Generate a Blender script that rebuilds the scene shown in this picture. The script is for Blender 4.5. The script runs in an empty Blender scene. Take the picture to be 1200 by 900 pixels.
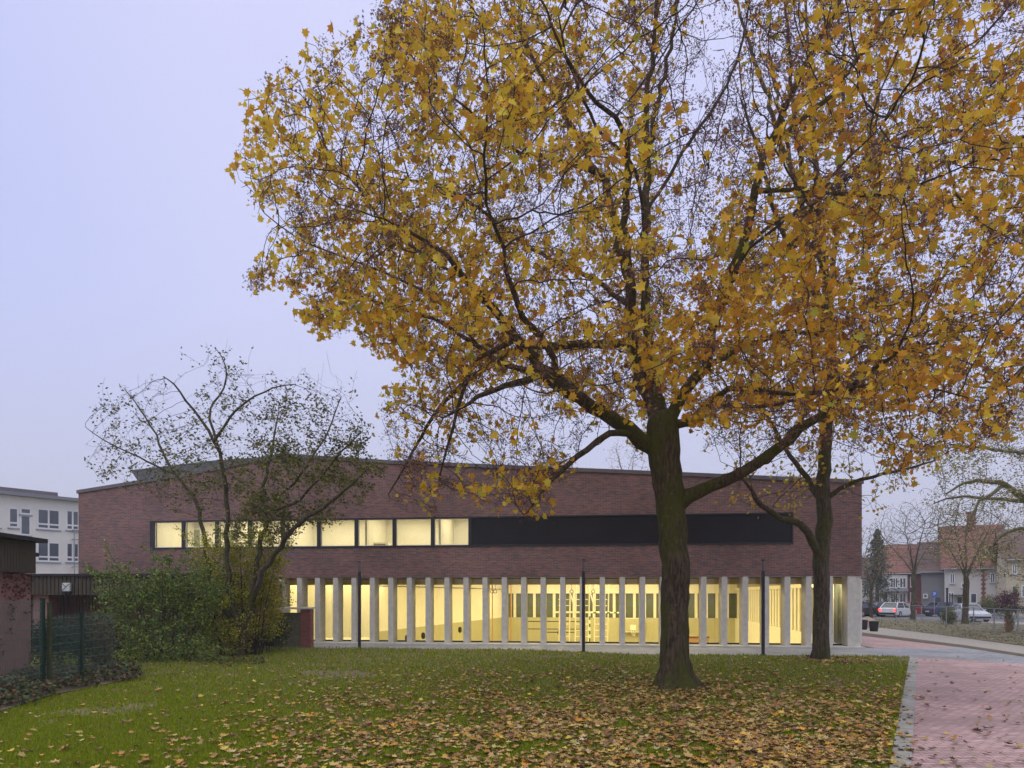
import bpy, bmesh, math, random
import numpy as np
from mathutils import Vector, Matrix, noise
from mathutils.kdtree import KDTree
random.seed(7); rng = np.random.default_rng(7)
sc = bpy.context.scene
COL = sc.collection
# ------------------------------------------------------------------ camera, sky, light, exposure
F, CX, HY, CH = 800.0, 600.0, 697.0, 2.2
cd = bpy.data.cameras.new('camera'); cam = bpy.data.objects.new('camera', cd); COL.objects.link(cam)
cd.sensor_width = 36; cd.lens = 24; cd.shift_y = (HY-450)/1200; cd.clip_end = 3000
cam.location = (0, 0, CH); cam.rotation_euler = (math.radians(90), 0, 0); sc.camera = cam

w = bpy.data.worlds.new('World'); sc.world = w; w.use_nodes = True
nt = w.node_tree; N = nt.nodes; LK = nt.links
bg = N['Background']; bg.inputs['Strength'].default_value = 0.1
sky = N.new('ShaderNodeTexSky'); sky.sky_type = 'NISHITA'; sky.sun_disc = False
SUN_EL, SUN_ROT = 14, 215
sky.sun_elevation = math.radians(SUN_EL); sky.sun_rotation = math.radians(SUN_ROT)
sky.air_density = 1.5; sky.dust_density = 3
tc = N.new('ShaderNodeTexCoord'); sx = N.new('ShaderNodeSeparateXYZ'); LK.new(tc.outputs['Generated'], sx.inputs[0])
ramp = N.new('ShaderNodeValToRGB'); LK.new(sx.outputs['Z'], ramp.inputs[0])
e = ramp.color_ramp.elements
SKYM = 1.0
e[0].position = 0.0; e[0].color = (.56, .57, .66, 1)
e[1].position = 1.0; e[1].color = (2.1, 2.1, 2.15, 1)
for p, c in ((.16, (.57, .59, .77, 1)), (.36, (.60, .63, .90, 1)), (.60, (.63, .65, .93, 1)), (.72, (.68, .70, .96, 1)), (.86, (1.75, 1.75, 1.85, 1))):
    q = e.new(p); q.color = c
nz = N.new('ShaderNodeTexNoise'); nz.inputs['Scale'].default_value = 1.6; nz.inputs['Detail'].default_value = 3
LK.new(tc.outputs['Generated'], nz.inputs['Vector'])
mr = N.new('ShaderNodeMapRange'); LK.new(nz.outputs['Fac'], mr.inputs[0])
mr.inputs[3].default_value = 9.6; mr.inputs[4].default_value = 10.4
vm = N.new('ShaderNodeVectorMath'); vm.operation = 'SCALE'; LK.new(ramp.outputs[0], vm.inputs[0]); LK.new(mr.outputs[0], vm.inputs['Scale'])
mx = N.new('ShaderNodeMix'); mx.data_type = 'RGBA'; mx.inputs[0].default_value = 0.985
bl = N.new('ShaderNodeMapRange'); bl.inputs[1].default_value = -.62; bl.inputs[2].default_value = -.30; bl.inputs[3].default_value = .75; bl.inputs[4].default_value = 0; bl.interpolation_type = 'SMOOTHSTEP'; LK.new(sx.outputs['X'], bl.inputs[0])
bm_ = N.new('ShaderNodeMath'); bm_.operation = 'MULTIPLY'; LK.new(bl.outputs[0], bm_.inputs[0]); bz = N.new('ShaderNodeMapRange'); bz.inputs[1].default_value = .12; bz.inputs[2].default_value = .42; LK.new(sx.outputs['Z'], bz.inputs[0]); LK.new(bz.outputs[0], bm_.inputs[1])
b2x = N.new('ShaderNodeMix'); b2x.data_type = 'RGBA'; LK.new(bm_.outputs[0], b2x.inputs[0]); LK.new(vm.outputs[0], b2x.inputs[6]); b2x.inputs[7].default_value = (5.0, 5.6, 9.0, 1)
LK.new(sky.outputs[0], mx.inputs[6]); LK.new(b2x.outputs[2], mx.inputs[7]); LK.new(mx.outputs[2], bg.inputs['Color'])
sd = bpy.data.lights.new('sun', 'SUN'); sd.energy = 0.5; sd.angle = math.radians(30); sd.color = (1, .96, .9)
sun = bpy.data.objects.new('sun', sd); COL.objects.link(sun)
sun.rotation_euler = (math.radians(90-SUN_EL-30), 0, math.radians(180-SUN_ROT)); sun.location = (0, 0, 40)
sc.view_settings.view_transform = 'Standard'; sc.view_settings.look = 'None'
sc.view_settings.gamma = 1; sc.view_settings.use_curve_mapping = False; sc.view_settings.exposure = 0.10
WARM = (1.0, .82, .36)
GYM_W, OFF_W, FOY_W = 2650, 62, 135

# ------------------------------------------------------------------ helpers
def P(px, py, Y): return Vector(((px-CX)/F*Y, Y, CH+(HY-py)/F*Y))
def G(px, py):
    Y = F*CH/(py-HY); return Vector(((px-CX)/F*Y, Y, 0))
def proj(p): return CX+F*p[0]/p[1], HY-F*(p[2]-CH)/p[1]

def mat(name, col, rough=.8, var=0.0, scale=8.0, col2=None, metal=0.0, bump=0.0, stretch=(1,1,1), detail=6, spec=.4, lo=.35, hi=.65):
    m = bpy.data.materials.new(name); m.use_nodes = True; t = m.node_tree; b = t.nodes['Principled BSDF']
    b.inputs['Roughness'].default_value = rough; b.inputs['Metallic'].default_value = metal
    b.inputs['Specular IOR Level'].default_value = spec
    c = (*col, 1)
    if col2 is None and var: col2 = tuple(max(0, x*(1-var)) for x in col)
    b.inputs['Base Color'].default_value = c
    if col2:
        co = t.nodes.new('ShaderNodeTexCoord'); mp = t.nodes.new('ShaderNodeMapping'); mp.inputs['Scale'].default_value = stretch
        n = t.nodes.new('ShaderNodeTexNoise'); n.inputs['Scale'].default_value = scale; n.inputs['Detail'].default_value = detail; n.inputs['Roughness'].default_value = .65
        r = t.nodes.new('ShaderNodeMapRange'); r.inputs[1].default_value = lo; r.inputs[2].default_value = hi
        x = t.nodes.new('ShaderNodeMix'); x.data_type = 'RGBA'; x.inputs[6].default_value = c; x.inputs[7].default_value = (*col2, 1)
        t.links.new(co.outputs['Object'], mp.inputs[0]); t.links.new(mp.outputs[0], n.inputs['Vector']); t.links.new(n.outputs['Fac'], r.inputs[0])
        t.links.new(r.outputs[0], x.inputs[0]); t.links.new(x.outputs[2], b.inputs['Base Color'])
        if bump:
            bp = t.nodes.new('ShaderNodeBump'); bp.inputs['Strength'].default_value = bump; bp.inputs['Distance'].default_value = .03
            t.links.new(n.outputs['Fac'], bp.inputs['Height']); t.links.new(bp.outputs[0], b.inputs['Normal'])
    return m
def brick_mat(name, c1, c2, mortar, bw=.25, bh=.072, ms=.006, flat=False, dirt=None, bias=0.0):
    m = bpy.data.materials.new(name); m.use_nodes = True; t = m.node_tree; b = t.nodes['Principled BSDF']; b.inputs['Roughness'].default_value = .75
    L_ = t.links.new; nn = t.nodes.new
    co = nn('ShaderNodeTexCoord'); s = nn('ShaderNodeSeparateXYZ'); L_(co.outputs['Object'], s.inputs[0]); cb = nn('ShaderNodeCombineXYZ')
    if flat: L_(s.outputs[0], cb.inputs[0]); L_(s.outputs[1], cb.inputs[1])
    else:
        a = nn('ShaderNodeMath'); L_(s.outputs[0], a.inputs[0]); L_(s.outputs[1], a.inputs[1]); L_(a.outputs[0], cb.inputs[0]); L_(s.outputs[2], cb.inputs[1])
    bt = nn('ShaderNodeTexBrick'); L_(cb.outputs[0], bt.inputs['Vector'])
    bt.inputs['Scale'].default_value = 1; bt.inputs['Brick Width'].default_value = bw; bt.inputs['Row Height'].default_value = bh
    bt.inputs['Mortar Size'].default_value = ms; bt.inputs['Mortar Smooth'].default_value = .3; bt.inputs['Bias'].default_value = bias
    bt.inputs['Color1'].default_value = (*c1, 1); bt.inputs['Color2'].default_value = (*c2, 1); bt.inputs['Mortar'].default_value = (*mortar, 1)
    n = nn('ShaderNodeTexNoise'); n.inputs['Scale'].default_value = .45; n.inputs['Detail'].default_value = 5; L_(co.outputs['Object'], n.inputs['Vector'])
    n2 = nn('ShaderNodeTexNoise'); n2.inputs['Scale'].default_value = 1.0; n2.inputs['Detail'].default_value = 2
    mp = nn('ShaderNodeMapping'); mp.inputs['Scale'].default_value = (4, 4, 20) if not flat else (5, 10, 5); L_(co.outputs['Object'], mp.inputs[0]); L_(mp.outputs[0], n2.inputs['Vector'])
    ad = nn('ShaderNodeMath'); ad.operation = 'ADD'; L_(n.outputs['Fac'], ad.inputs[0]); L_(n2.outputs['Fac'], ad.inputs[1])
    r = nn('ShaderNodeMapRange'); r.inputs[1].default_value = .7; r.inputs[2].default_value = 1.3; r.inputs[3].default_value = .68; r.inputs[4].default_value = 1.32; L_(ad.outputs[0], r.inputs[0])
    v = nn('ShaderNodeVectorMath'); v.operation = 'SCALE'; L_(bt.outputs['Color'], v.inputs[0]); L_(r.outputs[0], v.inputs['Scale'])
    out = v.outputs[0]
    if dirt:
        n3 = nn('ShaderNodeTexNoise'); n3.inputs['Scale'].default_value = .8; n3.inputs['Detail'].default_value = 8; L_(co.outputs['Object'], n3.inputs['Vector'])
        r3 = nn('ShaderNodeMapRange'); r3.inputs[1].default_value = .45; r3.inputs[2].default_value = .7; r3.inputs[4].default_value = .75; L_(n3.outputs['Fac'], r3.inputs[0])
        x = nn('ShaderNodeMix'); x.data_type = 'RGBA'; L_(r3.outputs[0], x.inputs[0]); L_(out, x.inputs[6]); x.inputs[7].default_value = (*dirt, 1); out = x.outputs[2]
    L_(out, b.inputs['Base Color'])
    bp = nn('ShaderNodeBump'); bp.inputs['Strength'].default_value = .4; bp.inputs['Distance'].default_value = .01; L_(bt.outputs['Fac'], bp.inputs['Height']); bp.invert = True; L_(bp.outputs[0], b.inputs['Normal'])
    return m
def glass_mat(name, tint=(1, 1, 1), ior=1.45):
    m = bpy.data.materials.new(name); m.use_nodes = True; t = m.node_tree
    for n in list(t.nodes):
        if n.type != 'OUTPUT_MATERIAL': t.nodes.remove(n)
    o = [n for n in t.nodes][0]; tr = t.nodes.new('ShaderNodeBsdfTransparent'); tr.inputs[0].default_value = (*tint, 1)
    gl = t.nodes.new('ShaderNodeBsdfGlossy'); gl.inputs['Roughness'].default_value = .02; fr = t.nodes.new('ShaderNodeFresnel'); fr.inputs[0].default_value = ior
    mx = t.nodes.new('ShaderNodeMixShader'); t.links.new(fr.outputs[0], mx.inputs[0]); t.links.new(tr.outputs[0], mx.inputs[1]); t.links.new(gl.outputs[0], mx.inputs[2]); t.links.new(mx.outputs[0], o.inputs[0])
    return m
def leaf_mat(name, transl=.4, rough=.7):
    m = bpy.data.materials.new(name); m.use_nodes = True; t = m.node_tree; b = t.nodes['Principled BSDF']; b.inputs['Roughness'].default_value = rough
    b.inputs['Specular IOR Level'].default_value = .25
    at = t.nodes.new('ShaderNodeAttribute'); at.attribute_name = 'tint'
    t.links.new(at.outputs['Color'], b.inputs['Base Color'])
    tr = t.nodes.new('ShaderNodeBsdfTranslucent'); t.links.new(at.outputs['Color'], tr.inputs[0])
    mx = t.nodes.new('ShaderNodeMixShader'); mx.inputs[0].default_value = transl
    o = [n for n in t.nodes if n.type == 'OUTPUT_MATERIAL'][0]
    t.links.new(b.outputs[0], mx.inputs[1]); t.links.new(tr.outputs[0], mx.inputs[2]); t.links.new(mx.outputs[0], o.inputs[0])
    return m
def emit_mat(name, col, s):
    m = bpy.data.materials.new(name); m.use_nodes = True; b = m.node_tree.nodes['Principled BSDF']
    b.inputs['Base Color'].default_value = (*col, 1); b.inputs['Emission Color'].default_value = (*col, 1); b.inputs['Emission Strength'].default_value = s
    return m

def tag(o, label=None, cat=None, group=None, kind=None):
    if label: o['label'] = label
    if cat: o['category'] = cat
    if group: o['group'] = group
    if kind: o['kind'] = kind
    return o
def empty(name, loc=(0, 0, 0), rz=0.0, label=None, cat=None, group=None):
    o = bpy.data.objects.new(name, None); COL.objects.link(o); o.location = loc; o.rotation_euler = (0, 0, rz); o.empty_display_size = .3
    return tag(o, label, cat, group)
def mkobj(name, me, m, parent=None):
    for x in (m if isinstance(m, (list, tuple)) else [m]): me.materials.append(x)
    o = bpy.data.objects.new(name, me); COL.objects.link(o)
    if parent: o.parent = parent
    return o
class MB:
    def __init__(s): s.v = []; s.f = []; s.sm = []
    def add(s, vs, fs, smooth=False):
        k = len(s.v); s.v += [tuple(q) for q in vs]; s.f += [tuple(k+i for i in g) for g in fs]; s.sm += [smooth]*len(fs); return s
    def box(s, x0, x1, y0, y1, z0, z1):
        return s.hexa([(x0, y0), (x1, y0), (x1, y1), (x0, y1)], z0, z1)
    def hexa(s, poly, z0, z1):
        n = len(poly); z0 = z0 if isinstance(z0, (list, tuple)) else [z0]*n; z1 = z1 if isinstance(z1, (list, tuple)) else [z1]*n
        vs = [(p[0], p[1], a) for p, a in zip(poly, z0)]+[(p[0], p[1], a) for p, a in zip(poly, z1)]
        return s.add(vs, [tuple(range(n))[::-1], tuple(range(n, 2*n))]+[(i, (i+1) % n, n+(i+1) % n, n+i) for i in range(n)])
    def prof(s, poly, y0, y1):      # polygon in xz extruded in y
        n = len(poly)
        vs = [(p[0], y0, p[1]) for p in poly]+[(p[0], y1, p[1]) for p in poly]
        return s.add(vs, [tuple(range(n)), tuple(range(n, 2*n))[::-1]]+[(i, n+i, n+(i+1) % n, (i+1) % n) for i in range(n)])
    def profx(s, poly, x0, x1):     # polygon in yz extruded in x
        n = len(poly)
        vs = [(x0, p[0], p[1]) for p in poly]+[(x1, p[0], p[1]) for p in poly]
        return s.add(vs, [tuple(range(n))[::-1], tuple(range(n, 2*n))]+[(i, (i+1) % n, n+(i+1) % n, n+i) for i in range(n)])
    def tube(s, pts, r, n=8, cap=True):
        pts = [Vector(p) for p in pts]; r = r if isinstance(r, (list, tuple)) else [r]*len(pts); vs = []; up = None
        for i, p in enumerate(pts):
            d = (pts[min(i+1, len(pts)-1)]-pts[max(i-1, 0)]).normalized()
            if up is None: up = Vector((1, 0, 0)) if abs(d.x) < .8 else Vector((0, 1, 0))
            a = (up-d*up.dot(d)).normalized(); up = a; b = d.cross(a)
            for k in range(n):
                t = 2*math.pi*k/n; vs.append(p+(a*math.cos(t)+b*math.sin(t))*r[i])
        fs = [(i*n+k, i*n+(k+1) % n, (i+1)*n+(k+1) % n, (i+1)*n+k) for i in range(len(pts)-1) for k in range(n)]
        s.add(vs, fs, True)
        if cap: s.add(vs[:n], [tuple(range(n))[::-1]]); s.add(vs[-n:], [tuple(range(n))])
        return s
    def bar(s, a, b, r, n=6): return s.tube([a, b], r, n)
    def build(s, name, m, parent=None, bevel=0):
        me = bpy.data.meshes.new(name); me.from_pydata(s.v, [], s.f); me.polygons.foreach_set('use_smooth', s.sm); me.update()
        bm = bmesh.new(); bm.from_mesh(me); bmesh.ops.recalc_face_normals(bm, faces=bm.faces); bm.to_mesh(me); bm.free()
        o = mkobj(name, me, m, parent)
        if bevel:
            b = o.modifiers.new('bevel', 'BEVEL'); b.width = bevel; b.segments = 2; b.limit_method = 'ANGLE'
        return o
def fast_mesh(name, verts, starts_faces, m, parent=None, tints=None, smooth=False):
    """verts (N,3) ; starts_faces (F,k) int array"""
    me = bpy.data.meshes.new(name); me.vertices.add(len(verts)); me.vertices.foreach_set('co', np.asarray(verts, np.float32).ravel())
    Fc = np.asarray(starts_faces); nf, k = Fc.shape
    me.loops.add(nf*k); me.loops.foreach_set('vertex_index', Fc.ravel().astype(np.int32))
    me.polygons.add(nf); me.polygons.foreach_set('loop_start', (np.arange(nf)*k).astype(np.int32))
    me.update(calc_edges=True)
    if smooth: me.polygons.foreach_set('use_smooth', [True]*nf)
    if tints is not None:
        a = me.color_attributes.new('tint', 'FLOAT_COLOR', 'POINT')
        a.data.foreach_set('color', np.concatenate([tints, np.ones((len(tints), 1))], 1).astype(np.float32).ravel())
    me.validate(); return mkobj(name, me, m, parent)

# ---- leaf templates: x across, y along, z up
def _maple():
    h = [(0, -.05), (.16, -.10), (.40, -.16), (.33, .06), (.58, .22), (.34, .34), (.30, .62), (.13, .52), (0, .95)]
    V = []; 
    for x, y in h: V.append((x, y, .30*x))
    right = list(range(9)); V += [(-x, y, .30*x) for x, y in h[1:-1]]
    left = [0]+[9+i for i in range(7)]+[8]
    tris = []
    # fans from midrib point
    V.append((0, .25, 0)); c = len(V)-1
    for seq in (right, left):
        for i in range(8): tris.append((c, seq[i], seq[i+1]) if seq is right else (c, seq[i+1], seq[i]))
    return np.array(V, float)-np.array([0, .3, 0]), np.array(tris)
MAPLE = _maple()
DIAM = (np.array([(0, -.5, 0), (.28, 0, .08), (0, .5, 0), (-.28, 0, .08)], float), np.array([(0, 1, 2), (0, 2, 3)]))
KEY = (np.array([(0, 0, 0), (.5, -.9, .1), (.1, -1.1, 0), (-.1, -1.1, 0), (-.5, -.9, .1)], float), np.array([(0, 2, 1), (0, 4, 3)]))
def frames(n, tilt_mean=None, flat=0.0, rs=rng):
    """random rotation matrices (n,3,3); flat: 1 = leaves lie flat"""
    a = rs.uniform(0, 2*np.pi, n)
    nrm = rs.normal(size=(n, 3)); nrm[:, 2] = np.abs(nrm[:, 2]); nrm *= (1-flat); nrm[:, 2] += flat*1.2+1e-3
    nrm /= np.linalg.norm(nrm, axis=1)[:, None]
    t = np.stack([np.cos(a), np.sin(a), rs.normal(size=n)*.3-.3*(1-flat)], 1); t -= nrm*(t*nrm).sum(1)[:, None]; t /= np.linalg.norm(t, axis=1)[:, None]
    b = np.cross(t, nrm)
    return np.stack([b, t, nrm], 2)
def scatter(name, pos, size, tint, tmpl, m, parent=None, flat=0.0, rs=rng, R=None, curl=0.0):
    V, T = tmpl; n = len(pos); 
    if R is None: R = frames(n, flat=flat, rs=rs)
    loc = np.repeat(V[None], n, 0)
    if curl: loc = loc.copy(); loc[:, :, 2] += (loc[:, :, 0]**2+loc[:, :, 1]**2)*rs.uniform(-.2, 1, n)[:, None]*curl
    W = np.einsum('nij,nkj->nki', R, loc)*np.asarray(size)[:, None, None]+np.asarray(pos)[:, None, :]
    nv = len(V); Fc = (T[None]+(np.arange(n)*nv)[:, None, None]).reshape(-1, 3)
    return fast_mesh(name, W.reshape(-1, 3), Fc, m, parent, np.repeat(tint, nv, 0))
def pick(cols, wts, n, jit=.15, rs=rng):
    cols = np.array(cols); k = rs.choice(len(cols), n, p=np.array(wts)/sum(wts))
    return np.clip(cols[k]*(1+rs.normal(size=(n, 1))*jit)*(1+rs.normal(size=(n, 3))*jit*.3), 0.002, .95)

def in_poly(pts, poly):
    x, y = pts[:, 0], pts[:, 1]; r = np.zeros(len(pts), bool); n = len(poly)
    for i in range(n):
        x0, y0 = poly[i]; x1, y1 = poly[(i+1) % n]
        if y0 == y1: continue
        c = ((y0 > y) != (y1 > y)) & (x < (x1-x0)*(y-y0)/(y1-y0)+x0); r ^= c
    return r
# ---- trees grown by space colonisation from hand laid limbs
class Tree:
    def __init__(s): s.p = []; s.par = []; s.rm = []; s.kids = []
    def node(s, p, par, r=0.0):
        s.p.append(Vector(p)); s.par.append(par); s.rm.append(r); s.kids.append([])
        if par >= 0: s.kids[par].append(len(s.p)-1)
        return len(s.p)-1
    def near(s, q): return min(range(len(s.p)), key=lambda i: (s.p[i]-q).length_squared)
    def limb(s, pts, rad, step=.3, join=True, wob=.04):
        pts = [Vector(p) for p in pts]; par = -1
        if s.p and join: par = s.near(pts[0]); 
        n = len(pts); prev = par
        start = 1 if par >= 0 else 0
        if par >= 0: pts[0] = s.p[par].copy()
        else: prev = s.node(pts[0], -1, rad[0])
        for i in range(n-1):
            p0, p1, p2, p3 = pts[max(i-1, 0)], pts[i], pts[i+1], pts[min(i+2, n-1)]
            k = max(1, int((p2-p1).length/step))
            for j in range(1, k+1):
                t = j/k; q = .5*((2*p1)+(p2-p0)*t+(2*p0-5*p1+4*p2-p3)*t*t+(3*p1-p0-3*p2+p3)*t**3)
                r = rad[i]+(rad[i+1]-rad[i])*t
                q += Vector((random.gauss(0, 1), random.gauss(0, 1), random.gauss(0, .6)))*min(wob, r*.5)
                prev = s.node(q, prev, r)
        return prev
    def grow(s, att, di=2.0, dk=.4, step=.25, iters=60, up=.05, start_r=99):
        att = [Vector(a) for a in att]; n = len(att)
        nd = [1e9]*n; ni = [-1]*n; alive = list(range(n)); new = [i for i in range(len(s.p)) if s.rm[i] < start_r]
        for it in range(iters):
            if not new or not alive: break
            kd = KDTree(len(new))
            for i in new: kd.insert(s.p[i], i)
            kd.balance(); keep = []; pull = {}
            for a in alive:
                c, i, d = kd.find(att[a])
                if d < nd[a]: nd[a] = d; ni[a] = i
                if nd[a] < dk: continue
                keep.append(a)
                if nd[a] < di:
                    v = (att[a]-s.p[ni[a]]).normalized()
                    pull[ni[a]] = pull[ni[a]]+v if ni[a] in pull else v
            alive = keep; new = []
            for i, v in pull.items():
                if v.length < 1e-3: continue
                d = v.normalized()
                if s.par[i] >= 0: d = (d+(s.p[i]-s.p[s.par[i]]).normalized()*.35).normalized()
                d = (d+Vector((random.gauss(0, .12), random.gauss(0, .12), random.gauss(0, .12)+up))).normalized()
                q = s.p[i]+d*step
                if any((s.p[k]-q).length < step*.35 for k in s.kids[i]): continue
                if len(s.kids[i]) > 3: continue
                new.append(s.node(q, i, 0))
    def radii(s, tip=.006, ex=2.3):
        n = len(s.p); acc = [0.0]*n; s.r = [0.0]*n
        for i in range(n-1, -1, -1):
            rr = tip if not s.kids[i] else acc[i]**(1/ex)
            if s.rm[i] > 0: rr = s.rm[i]
            s.r[i] = rr
            if s.par[i] >= 0: acc[s.par[i]] += min(rr, s.rm[s.par[i]] if s.rm[s.par[i]] > 0 else rr)**ex
    def mesh(s, thick, nt, nn, mtrunk, mtwig, parent, base_flare=0.0, knots=.06, nthin=4):
        A = MB(); B = MB(); n = len(s.p); cont = [-1]*n
        for i in range(n):
            if s.kids[i]: cont[i] = max(s.kids[i], key=lambda k: s.r[k])
        starts = [(-1, 0)]
        for i in range(n):
            for k in s.kids[i]:
                if k != cont[i]: starts.append((i, k))
        for i in range(n):
            if s.par[i] < 0 and i > 0: starts.append((-1, i))
        for b, k in starts:
            ch = ([b] if b >= 0 else [])+[k]
            while cont[ch[-1]] >= 0: ch.append(cont[ch[-1]])
            if len(ch) < 2: continue
            pts = [s.p[i] for i in ch]; rs = [s.r[i] for i in ch]
            if b >= 0: rs[0] = min(rs[0], rs[1]*1.35)
            rmx = rs[0] if b < 0 else rs[1]
            tgt = A if rmx > thick else B
            ns = 28 if rmx > .2 else (10 if rmx > .05 else (6 if rmx > .02 else nthin))
            k0 = len(tgt.v); tgt.tube(pts, rs, ns, cap=rmx > .02)
            if rmx > .05:
                for j in range(len(pts)):
                    for q in range(ns):
                        idx = k0+j*ns+q; v = Vector(tgt.v[idx]); d = v-pts[j]; r = rs[j]; ang = 2*math.pi*q/ns
                        f = 1+knots*noise.noise(v*2.2)+knots*.8*math.sin(ang*3+pts[j].z*.5)*(1 if rmx > .2 else 0)+knots*.35*math.sin(ang*7+pts[j].z*.9)
                        if base_flare and b < 0:
                            h = max(0, pts[j].z); f += base_flare*math.exp(-h/.28)*(.7+.5*math.sin(ang*5+1))
                        tgt.v[idx] = tuple(pts[j]+d*f)
        o = [A.build(nt, mtrunk, parent)]
        if B.v: o.append(B.build(nn, mtwig, parent))
        return o

# ------------------------------------------------------------------ materials
M = {}
M['brick'] = brick_mat('brick', (.27, .118, .092), (.13, .080, .076), (.24, .20, .18), bias=-.05, ms=.008)
M['coping'] = mat('coping', (.17, .15, .15), .5, .2, 3)
M['roof'] = mat('roofing', (.16, .16, .16), .8, .3, 2)
M['concrete'] = mat('concrete', (.70, .67, .58), .8, .18, 5, bump=.1)
M['frame'] = mat('dark_frame', (.035, .036, .038), .45, .2, 4)
M['slat'] = mat('black_metal', (.034, .031, .031), .4, .35, .5)
M['glass'] = glass_mat('clear_glass')
M['dglass'] = mat('dusk_glass', (.10, .12, .14), .06, .3, .6, spec=.9)
M['iwall'] = mat('plaster', (.80, .78, .70), .9, .04, 2)
M['ifloor'] = mat('hall_floor', (.42, .36, .22), .5, .1, 2)
M['wain'] = mat('ash_panel', (.46, .44, .28), .6, .12, 1.5, stretch=(9, 9, .6))
M['steel'] = mat('painted_steel', (.78, .76, .68), .4, .05, 6)
M['lawn'] = mat('lawn', (.17, .135, .075), .95, col2=(.12, .12, .025), scale=1.1, bump=.5, detail=10, lo=.5, hi=.72)
M['soil'] = mat('soil', (.16, .12, .085), .95, col2=(.085, .065, .04), scale=2.0, bump=.6, detail=10)
M['earth'] = mat('earth', (.20, .165, .115), .95, col2=(.12, .115, .05), scale=.35, bump=.4, detail=10)
M['gravel'] = mat('gravel', (.42, .38, .32), .9, .35, 6, bump=.4, detail=12)
M['asphalt'] = mat('asphalt', (.17, .17, .175), .85, .25, 4, bump=.2, detail=12)
M['kerb'] = brick_mat('kerbstone', (.40, .38, .34), (.34, .33, .29), (.12, .11, .09), bw=.5, bh=.5, ms=.008, flat=True, dirt=(.18, .17, .09))
M['paver'] = brick_mat('grey_pavers', (.34, .34, .34), (.27, .27, .28), (.12, .12, .12), bw=.4, bh=.2, ms=.012, flat=True)
M['pink'] = brick_mat('red_pavers', (.60, .39, .355), (.45, .285, .27), (.22, .16, .145), bw=.2, bh=.1, ms=.011, flat=True, dirt=(.30, .21, .18))
def bark_mat(name, base, dark, moss, mossamt=.5):
    m = bpy.data.materials.new(name); m.use_nodes = True; t = m.node_tree; b = t.nodes['Principled BSDF']; b.inputs['Roughness'].default_value = .95; b.inputs['Specular IOR Level'].default_value = .15
    nn = t.nodes.new; L_ = t.links.new; co = nn('ShaderNodeTexCoord')
    def nz_(sc, st, det, rg):
        mp = nn('ShaderNodeMapping'); mp.inputs['Scale'].default_value = st; L_(co.outputs['Object'], mp.inputs[0]); n = nn('ShaderNodeTexNoise'); n.inputs['Scale'].default_value = sc; n.inputs['Detail'].default_value = det; n.inputs['Roughness'].default_value = .7
        L_(mp.outputs[0], n.inputs['Vector']); r = nn('ShaderNodeMapRange'); r.inputs[1].default_value = rg[0]; r.inputs[2].default_value = rg[1]; L_(n.outputs['Fac'], r.inputs[0]); return r.outputs[0], n.outputs['Fac']
    f, fr = nz_(7, (2.6, 2.6, .45), 9, (.40, .60)); g, _ = nz_(1.1, (1, 1, .5), 9, (.44, .56)); l, _ = nz_(9, (1, 1, 1), 6, (.58, .70))
    x = nn('ShaderNodeMix'); x.data_type = 'RGBA'; L_(f, x.inputs[0]); x.inputs[6].default_value = (*dark, 1); x.inputs[7].default_value = (*base, 1)
    sc_ = nn('ShaderNodeMath'); sc_.operation = 'MULTIPLY'; L_(g, sc_.inputs[0]); sc_.inputs[1].default_value = mossamt
    y = nn('ShaderNodeMix'); y.data_type = 'RGBA'; L_(sc_.outputs[0], y.inputs[0]); L_(x.outputs[2], y.inputs[6]); y.inputs[7].default_value = (*moss, 1)
    z = nn('ShaderNodeMix'); z.data_type = 'RGBA'; sm = nn('ShaderNodeMath'); sm.operation = 'MULTIPLY'; L_(l, sm.inputs[0]); sm.inputs[1].default_value = .45; L_(sm.outputs[0], z.inputs[0]); L_(y.outputs[2], z.inputs[6]); z.inputs[7].default_value = (*[min(1, c*2.1) for c in base], 1)
    L_(z.outputs[2], b.inputs['Base Color'])
    bp = nn('ShaderNodeBump'); bp.inputs['Strength'].default_value = 1.0; bp.inputs['Distance'].default_value = .05; L_(fr, bp.inputs['Height']); L_(bp.outputs[0], b.inputs['Normal']); return m
M['bark'] = bark_mat('bark', (.135, .100, .062), (.040, .030, .019), (.078, .085, .014), .8)
M['bark3'] = bark_mat('pale_bark', (.26, .23, .13), (.12, .11, .06), (.16, .17, .05), .6)
M['bark2'] = bark_mat('grey_bark', (.155, .125, .09), (.055, .043, .03), (.08, .09, .02), .6)
M['twig'] = mat('twig', (.075, .060, .045), .9, .3, 4)
M['twigp'] = mat('pale_twig', (.15, .125, .09), .9, .3, 4)
M['leaf'] = leaf_mat('autumn_leaf', .42)
M['gleaf'] = leaf_mat('green_leaf', .3, .45)
M['fleaf'] = leaf_mat('fallen_leaf', .1, .7)
M['key'] = leaf_mat('seed_wing', .2, .8)
M['grass'] = leaf_mat('grass', .35, .6)
M['fascia'] = mat('brown_fascia', (.085, .058, .042), .8, col2=(.06, .06, .035), scale=2, stretch=(6, 6, .5), bump=.3)
M['pinkwall'] = mat('pink_render', (.34, .19, .175), .9, .2, 3, bump=.2)
M['brownwall'] = mat('brown_cladding', (.24, .16, .125), .8, .2, 3)
M['black'] = mat('black_felt', (.03, .03, .03), .8, .2, 5)
M['green'] = mat('green_post', (.020, .055, .035), .5, .3, 8)
M['white'] = mat('white_render', (.62, .60, .55), .85, .08, .6)
M['cream'] = mat('cream_render', (.56, .49, .34), .85, .08, .6)
M['greyr'] = mat('grey_render', (.24, .235, .23), .85, .1, .6)
M['pale'] = mat('school_render', (.80, .78, .70), .85, .08, .8)
M['wframe'] = mat('white_frame', (.78, .78, .76), .5, .03, 2)
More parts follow.
